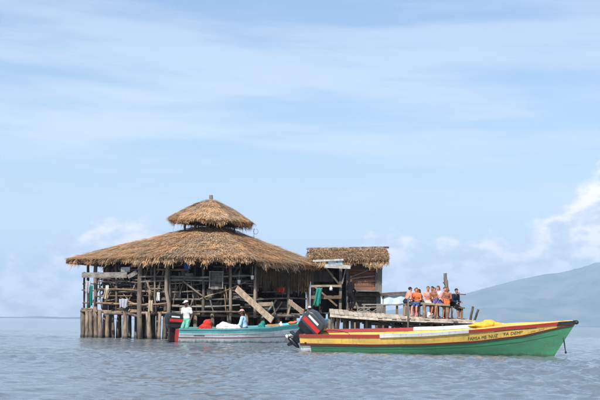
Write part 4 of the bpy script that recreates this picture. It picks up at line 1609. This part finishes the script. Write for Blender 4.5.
# bow cap and foredeck
MB().add(*H1.rail(.955, 1.0, -1, lambda s: zs(s) - .10, lambda s: zs(s) + .02, -.012, .03)).add(*H1.rail(.955, 1.0, 1, lambda s: zs(s) - .10, lambda s: zs(s) + .021, -.012, .03)).build('bow_cap', M['paint_black'], B1, local=True)
tipx = H1.pt(1, 1.0, 1)
MB().ellipsoid((tipx.x - .01, 0, tipx.z - .02), (.07, .05, .06)).build('stem_head', M['paint_black'], B1, local=True, smooth=True)
fd = MB()
ns = 14
for i in range(ns + 1):
    s = .70 + .29 * i / ns
    for k in range(7):
        t = -1 + 2 * k / 6
        p = H1.pt(s, zs(s), 1)
        fd.v.append((p.x, t * max(.005, p.y - .03), zs(s) - .02 + .05 * (1 - t * t)))
for i in range(ns):
    for k in range(6):
        a = i * 7 + k
        fd.f.append((a, a + 7, a + 8, a + 1)); fd.mi.append(0)
o = fd.build('foredeck', M['paint_yellow'], B1, local=True, smooth=True)
o.modifiers.new('t', 'SOLIDIFY').thickness = .02
for s in (.14, .32, .47, .60):
    thwart(H1, B1, s, 'paint_yellow')
# dark line and small print along the bow, bleached stern corner
MB().add(*H1.band(lambda s: zs(s) - .105, lambda s: zs(s) - .088, -1, .77, .90, .006, nz=1)).build('bow_line', M['paint_black'], B1, local=True)
MB().add(*H1.band(lambda s: -.1, lambda s: zc(s) - .035, -1, .0, .045, .004, ns=6, nz=4)).build('stern_patch', M['paint_hullgrey'], B1, local=True)
lettering(H1, B1, "FAMSA ME 'NUZ", .682, .74, lambda s: zc(s) + .06, lambda s: zc(s) + .155, 'paint_black')
lettering(H1, B1, "'FA DEM*", .800, .45, lambda s: zc(s) + .07, lambda s: zc(s) + .165, 'paint_black')
lettering(H1, B1, "- one - love -", .880, .36, lambda s: zc(s) + .05, lambda s: zc(s) + .10, 'paint_maroon')
sx = H1.pt(.025, .33, -1, .012)
MB().tube([sx + Vector((0, .02, 0)), sx + Vector((0, -.02, 0))], .03, 8).build('drain_plug', M['paint_black'], B1, local=True)
outboard(B1, (-.02, 0, .53), R(42), 1.18, m_cowl='motor_black', m_top='motor_grey', leg=.66)
# ropes: tiller line aft, mooring loop at the bow
MB().tube([(.30, -.1, .62), (.5, -.12, .60), (.75, -.1, .66), (1.05, 0, .62), (1.3, .05, .56)], .010, 6).build('fuel_line', M['rope_dark'], B1, local=True, smooth=True)
bp = H1.pt(1, .55, 1)
lp = []
for t in np.linspace(0, 1, 12):
    lp.append((bp.x - .08 + .05 * math.sin(t * math.pi) + .03 * t, -.02 - .03 * math.sin(t * math.pi), .55 - .42 * math.sin(t * math.pi * .95)))
rp_ = MB().tube(lp, .010, 6)
rp_.ellipsoid((bp.x - .015, -.04, .15), (.03, .03, .04))
rp_.build('mooring_rope', M['rope_dark'], B1, local=True, smooth=True)


def in_boat(root, x, y, z):
    return root.matrix_basis @ Vector((x, y, z))


def bundle(name, root, c, blobs, mat, label, cat, voxel=.02, amp=.02):
    o = in_boat(root, *c)
    mb = MB()
    for (dx, dy, dz, rx, ry, rz) in blobs:
        mb.ellipsoid(o + Vector((dx, dy, dz)), (rx, ry, rz))
    return remesh_build(mb, name, M[mat], voxel, smooth_it=4, noise_amp=amp, label=label, cat=cat)


s_t = .745
bundle('tarp_bundle', B1, (H1.Lw * s_t, 0, zs(s_t) - .02), [(-.12, 0, .05, .30, .26, .10), (.05, 0, .10, .22, .24, .12), (.25, .02, .07, .22, .2, .08), (-.35, .05, .03, .2, .2, .05)], 'tarp_yellow', 'yellow tarpaulin heaped on the foredeck of the green boat', 'tarpaulin')

# ---- second boat: pale grey with turquoise top strake, moored at the bar
H2 = Hull(6.05, .5, .74, .66, [(0, .56), (.3, .575), (.6, .66), (.8, .79), (1, 1.02)], [(0, .36), (.3, .375), (.6, .45), (.8, .58), (1, .84)])
yaw2 = R(23)
cs, sn = math.cos(yaw2), math.sin(yaw2)
Q2 = at(178.5, 343, 53.9)          # the near stern corner at the water
# centre of the transom lies half a beam to port of that corner
B2 = empty('fishing_boat', (Q2.x - sn * .60, 53.9 + cs * .60, 0), 'pale grey boat with turquoise rim and red transom moored at the bar', 'boat', rot=(R(2), 0, yaw2))
build_hull(H2, B2, 'paint_hullgrey', 'paint_teal', 'paint_teal', 'paint_red')
for sd in (-1, 1):
    MB().add(*H2.rail(0, .995, sd, lambda s: H2.zc(s) - .018, lambda s: H2.zc(s) + .012, -.01, .014)).build('rub_rail', M['paint_hullgrey'], B2, local=True)
    MB().add(*H2.rail(0, .97, sd, lambda s: .21 + .12 * s ** 2, lambda s: .235 + .12 * s ** 2, -.01, .009)).build('pinstripe', M['paint_maroon'], B2, local=True)
    MB().add(*H2.rail(0, .99, sd, lambda s: H2.zs(s) - .04, lambda s: H2.zs(s) + .012, -.05, .02)).build('gunwale', M['paint_teal'], B2, local=True)
for s in (.10, .26, .42, .58, .73):
    thwart(H2, B2, s, 'paint_yellow' if s in (.26, .42) else 'paint_teal')
outboard(B2, (-.03, -.05, .52), R(0), 1.05, m_cowl='motor_black', m_top='motor_black', swivel=R(8), stripes=True, red_pan=True)
mk = MB().add(*H2.band(lambda s: .285, lambda s: .31, -1, .10, .17, .006, ns=6, nz=1)); mk.build('scuff', M['paint_black'], B2, local=True)

zt2 = .43
# people and cargo aboard
pb = in_boat(B2, .42, -.25, .06)
person(pb, R(150), 'man standing at the stern in white T-shirt, white cap and mint shorts', hip=(0, .88), feet=((-.12, .04, .085), (.12, -.02, .085)),
       hands=((-.27, .12, .86), (.27, .03, .80)), lean=.05, head_yaw=-.5, head_pitch=.15, scale=.93, skin='skin_brown', shirt='cloth_white', bottom='cloth_mint', bottom_len=.75, cap='cloth_white')
x_ = .44 * 6.6
pb = in_boat(B2, x_, -.1, .06)
person(pb, R(80), 'seated man in loose light blue shirt and pale cap in the moored boat', hip=(0, .50), feet=((-.12, .42, .09), (.12, .40, .09)), hands=((-.18, .38, .58), (.2, .36, .6)),
       lean=.2, scale=.98, skin='skin_brown', shirt='cloth_skyblue', sleeve='long', bottom='cloth_navy', bottom_len=1.6, cap='cloth_pink', head_yaw=.5)
x_ = 5.72
pb = in_boat(B2, x_, 0, .47)
person(pb, R(170), 'person in white shirt and white cap sitting at the bow behind the black outboard', hip=(0, .46), feet=((-.1, .4, .085), (.1, .4, .085)), hands=((-.2, .36, .55), (.2, .36, .55)),
       lean=.1, scale=.82, skin='skin_brown', shirt='cloth_white', bottom='cloth_navy', cap='cloth_white')
bundle('duffel_bag', B2, (.19 * 6.6, -.1, .45), [(0, 0, .12, .26, .2, .2), (.06, 0, .30, .18, .15, .16), (.14, 0, .42, .06, .06, .06), (-.2, 0, .05, .15, .15, .12)], 'cloth_red', 'bulging red bag in the moored boat right of the standing man', 'bag', amp=.03)
bundle('sack', B2, (.335 * 6.6, -.1, .48), [(-.15, 0, .12, .36, .26, .19), (.15, 0, .10, .32, .25, .16), (-.2, 0, .2, .2, .2, .16), (.45, 0, .03, .16, .2, .09)], 'cloth_white', 'big white sack lying in the moored boat beside the seated man', 'sack', amp=.03)
bundle('tarp_bundle', B2, (.37 * 6.6, -.33, .53), [(0, 0, .02, .36, .1, .06), (.3, .02, .03, .2, .12, .07)], 'cloth_red', 'red cloth roll along the boat rim below the white sack', 'cloth', amp=.012)
bundle('backpack', B2, (.545 * 6.6, -.1, .52), [(0, 0, .12, .15, .14, .18), (.05, 0, .28, .10, .10, .1), (-.1, -.05, .08, .08, .1, .1)], 'cloth_teal', 'dark teal backpack right of the man in light blue', 'backpack')
# orange crate, white jug, life vest
c = in_boat(B2, .62 * 6.6, -.12, .55)
cr = empty('crate', c, 'small orange plastic crate in the moored boat', 'crate', rot=(0, 0, yaw2))
for dx, dy, sx_, sy_ in ((0, -.14, .42, .02), (0, .14, .42, .02), (-.2, 0, .02, .26), (.2, 0, .02, .26)):
    for k in range(3):
        MB().box((dx, dy, .045 + .075 * k), (sx_, sy_, .05)).build('slat', M['plastic_orange'], cr, local=True)
MB().box((0, 0, .012), (.38, .26, .02)).build('base', M['plastic_orange'], cr, local=True)
c = in_boat(B2, .665 * 6.6, -.18, .58)
MB().tube([c + Vector((0, 0, z)) for z in (0, .02, .16, .22, .25, .30)], [.09, .11, .11, .08, .035, .035], 12).build('jug', M['plastic_white'], None, smooth=True, label='round white jug beside the orange crate', cat='jug')
bundle('tarp_bundle', B2, (.75 * 6.6, -.1, .66), [(-.2, 0, .05, .28, .25, .12), (.15, 0, .08, .3, .22, .13), (.42, 0, .14, .2, .2, .12)], 'tarp_turq', 'turquoise tarpaulin heaped near the bow of the moored boat', 'tarpaulin', amp=.03)
bundle('life_jacket', B2, (.735 * 6.6, -.22, .80), [(0, 0, .03, .17, .12, .06), (.12, 0, .06, .1, .1, .05)], 'cloth_orange', 'orange life jacket on the turquoise tarpaulin', 'life jacket')

# ---- person in black on the deck, bathers on the benches
pb = dz_at(350, 62.3)
person(pb, R(-60), 'person in long black clothes standing at the shed wall', hip=(0, .88), feet=((-.1, .0, .08), (.1, .02, .08)), hands=((-.2, .2, .95), (.22, .18, .95)), lean=.06,
       scale=.93, skin='skin_brown', shirt='cloth_black', sleeve='long', bottom='cloth_black', bottom_len=1.75)


def seated(px, Y, seat_py, face, label, scale=1.0, hipfwd=0.0, **kw):
    scale *= .93
    f = dz_at(px, Y)
    seat = at(px, seat_py, Y).z
    hipz = (seat - f.z) / scale + .10
    kneey = .40
    fz = kw.pop('fz', .085)
    fy = kw.pop('fy', .40)
    hands = kw.pop('hands', ((-.16, .36, hipz + .10), (.16, .36, hipz + .10)))
    hands = tuple((h[0], h[1], h[2]) for h in hands)
    return person((f.x, f.y, f.z), face, label, hip=(hipfwd, hipz), feet=((-.13, fy, fz), (.13, fy + .03, fz)), hands=hands, scale=scale, **kw)


seated(405.8, 61.7, 303.5, R(-62), 'shirtless bather in navy shorts at the left end of the row', lean=.42, skin='skin_fair', bottom='cloth_navy', sunglasses=True, head_pitch=-.3, hair='hair_dark', bottom_len=.7, scale=.93)
seated(417.2, 61.75, 304.4, R(150), 'bather in orange-red top and blue shorts, second from left', lean=.3, side=-.1, skin='skin_fair', shirt='cloth_orange', bottom='cloth_blue', hair='hair_brown', head_yaw=.6, bottom_len=.8, scale=.90)
seated(412.0, 62.2, 304.4, R(-120), 'bather in red top half hidden behind the leftmost bather', lean=.35, skin='skin_tan', shirt='cloth_red', bottom='cloth_white', hair='hair_brown', sunglasses=True, female=True, scale=.88)
seated(422.2, 62.2, 305, R(100), 'dark haired bather in dark green top behind the orange-red one', lean=.3, skin='skin_tan', shirt='cloth_olive', bottom='cloth_navy', scale=.86, sleeve='none', female=True, long_hair=True)
seated(428.0, 61.4, 304.6, R(172), 'shirtless sunburnt man facing the sea in the middle of the row', lean=.14, skin='skin_fair', bottom='cloth_white', hair='hair_brown', scale=.95, fy=.22, head_pitch=-.1)
seated(436.4, 60.85, 302.2, R(140), 'shirtless bather leaning left with bare legs hanging from the table edge', lean=.35, side=.25, skin='skin_tan', bottom='cloth_purple', hair='hair_dark', fy=.36, scale=.86)
seated(443.4, 61.35, 304.6, R(200), 'bather in pink top and purple shorts right of the leaning one', lean=.2, skin='skin_fair', shirt='cloth_pink', bottom='cloth_purple', hair='hair_brown', female=True, scale=.92, fy=.22)
seated(439.8, 61.75, 303.0, R(120), 'pale bather in white top behind the table next to the tall post', lean=.15, skin='skin_fair', shirt='cloth_white', bottom='cloth_blue', hair='hair_brown', female=True, scale=.90, long_hair=True)
seated(449.2, 61.6, 305.5, R(150), 'bather in red-brown top just right of the tall post', lean=.3, skin='skin_tan', shirt='cloth_red', bottom='cloth_navy', hair='hair_dark', scale=.88)
seated(453.2, 61.45, 306.3, R(225), 'bather in navy clothes at the right end of the row', lean=.3, skin='skin_tan', shirt='cloth_navy', bottom='cloth_black', bottom_len=1.2, hair='hair_dark', scale=.95, sleeve='long')

seated(432.4, 62.0, 304.6, R(205), 'bare shouldered bather with brown hair behind the two men in the middle', lean=.3, skin='skin_fair', shirt='cloth_orange', sleeve='none', bottom='cloth_red', hair='hair_brown', female=True, long_hair=True, scale=.92, head_yaw=-.5)
seated(446.6, 60.95, 302.8, R(165), 'shirtless bather in orange shorts in front of the tall post', lean=.32, side=-.12, skin='skin_tan', bottom='cloth_orange', hair='hair_brown', fy=.3, scale=.84, head_pitch=-.2)

# ------------------------------------------------------------------ haze
hz = MB().box((0, 6600, 279), (15000, 14600, 562))
hm = bpy.data.materials.new('sea_haze')
hm.use_nodes = True
hn_ = N(hm.node_tree)
pv = hn_.new('ShaderNodeVolumePrincipled')
pv.inputs['Color'].default_value = rgb(0.52, 0.70, 0.94)
pv.inputs['Density'].default_value = 1.15e-4
pv.inputs['Anisotropy'].default_value = 0.0
ho = hn_.new('ShaderNodeOutputMaterial')
hn_.link(pv.outputs[0], ho.inputs['Volume'])
hzo = hz.build('haze', hm, None, kind='stuff', label='thin blue sea haze over the whole view', org=(0, 0, 0))
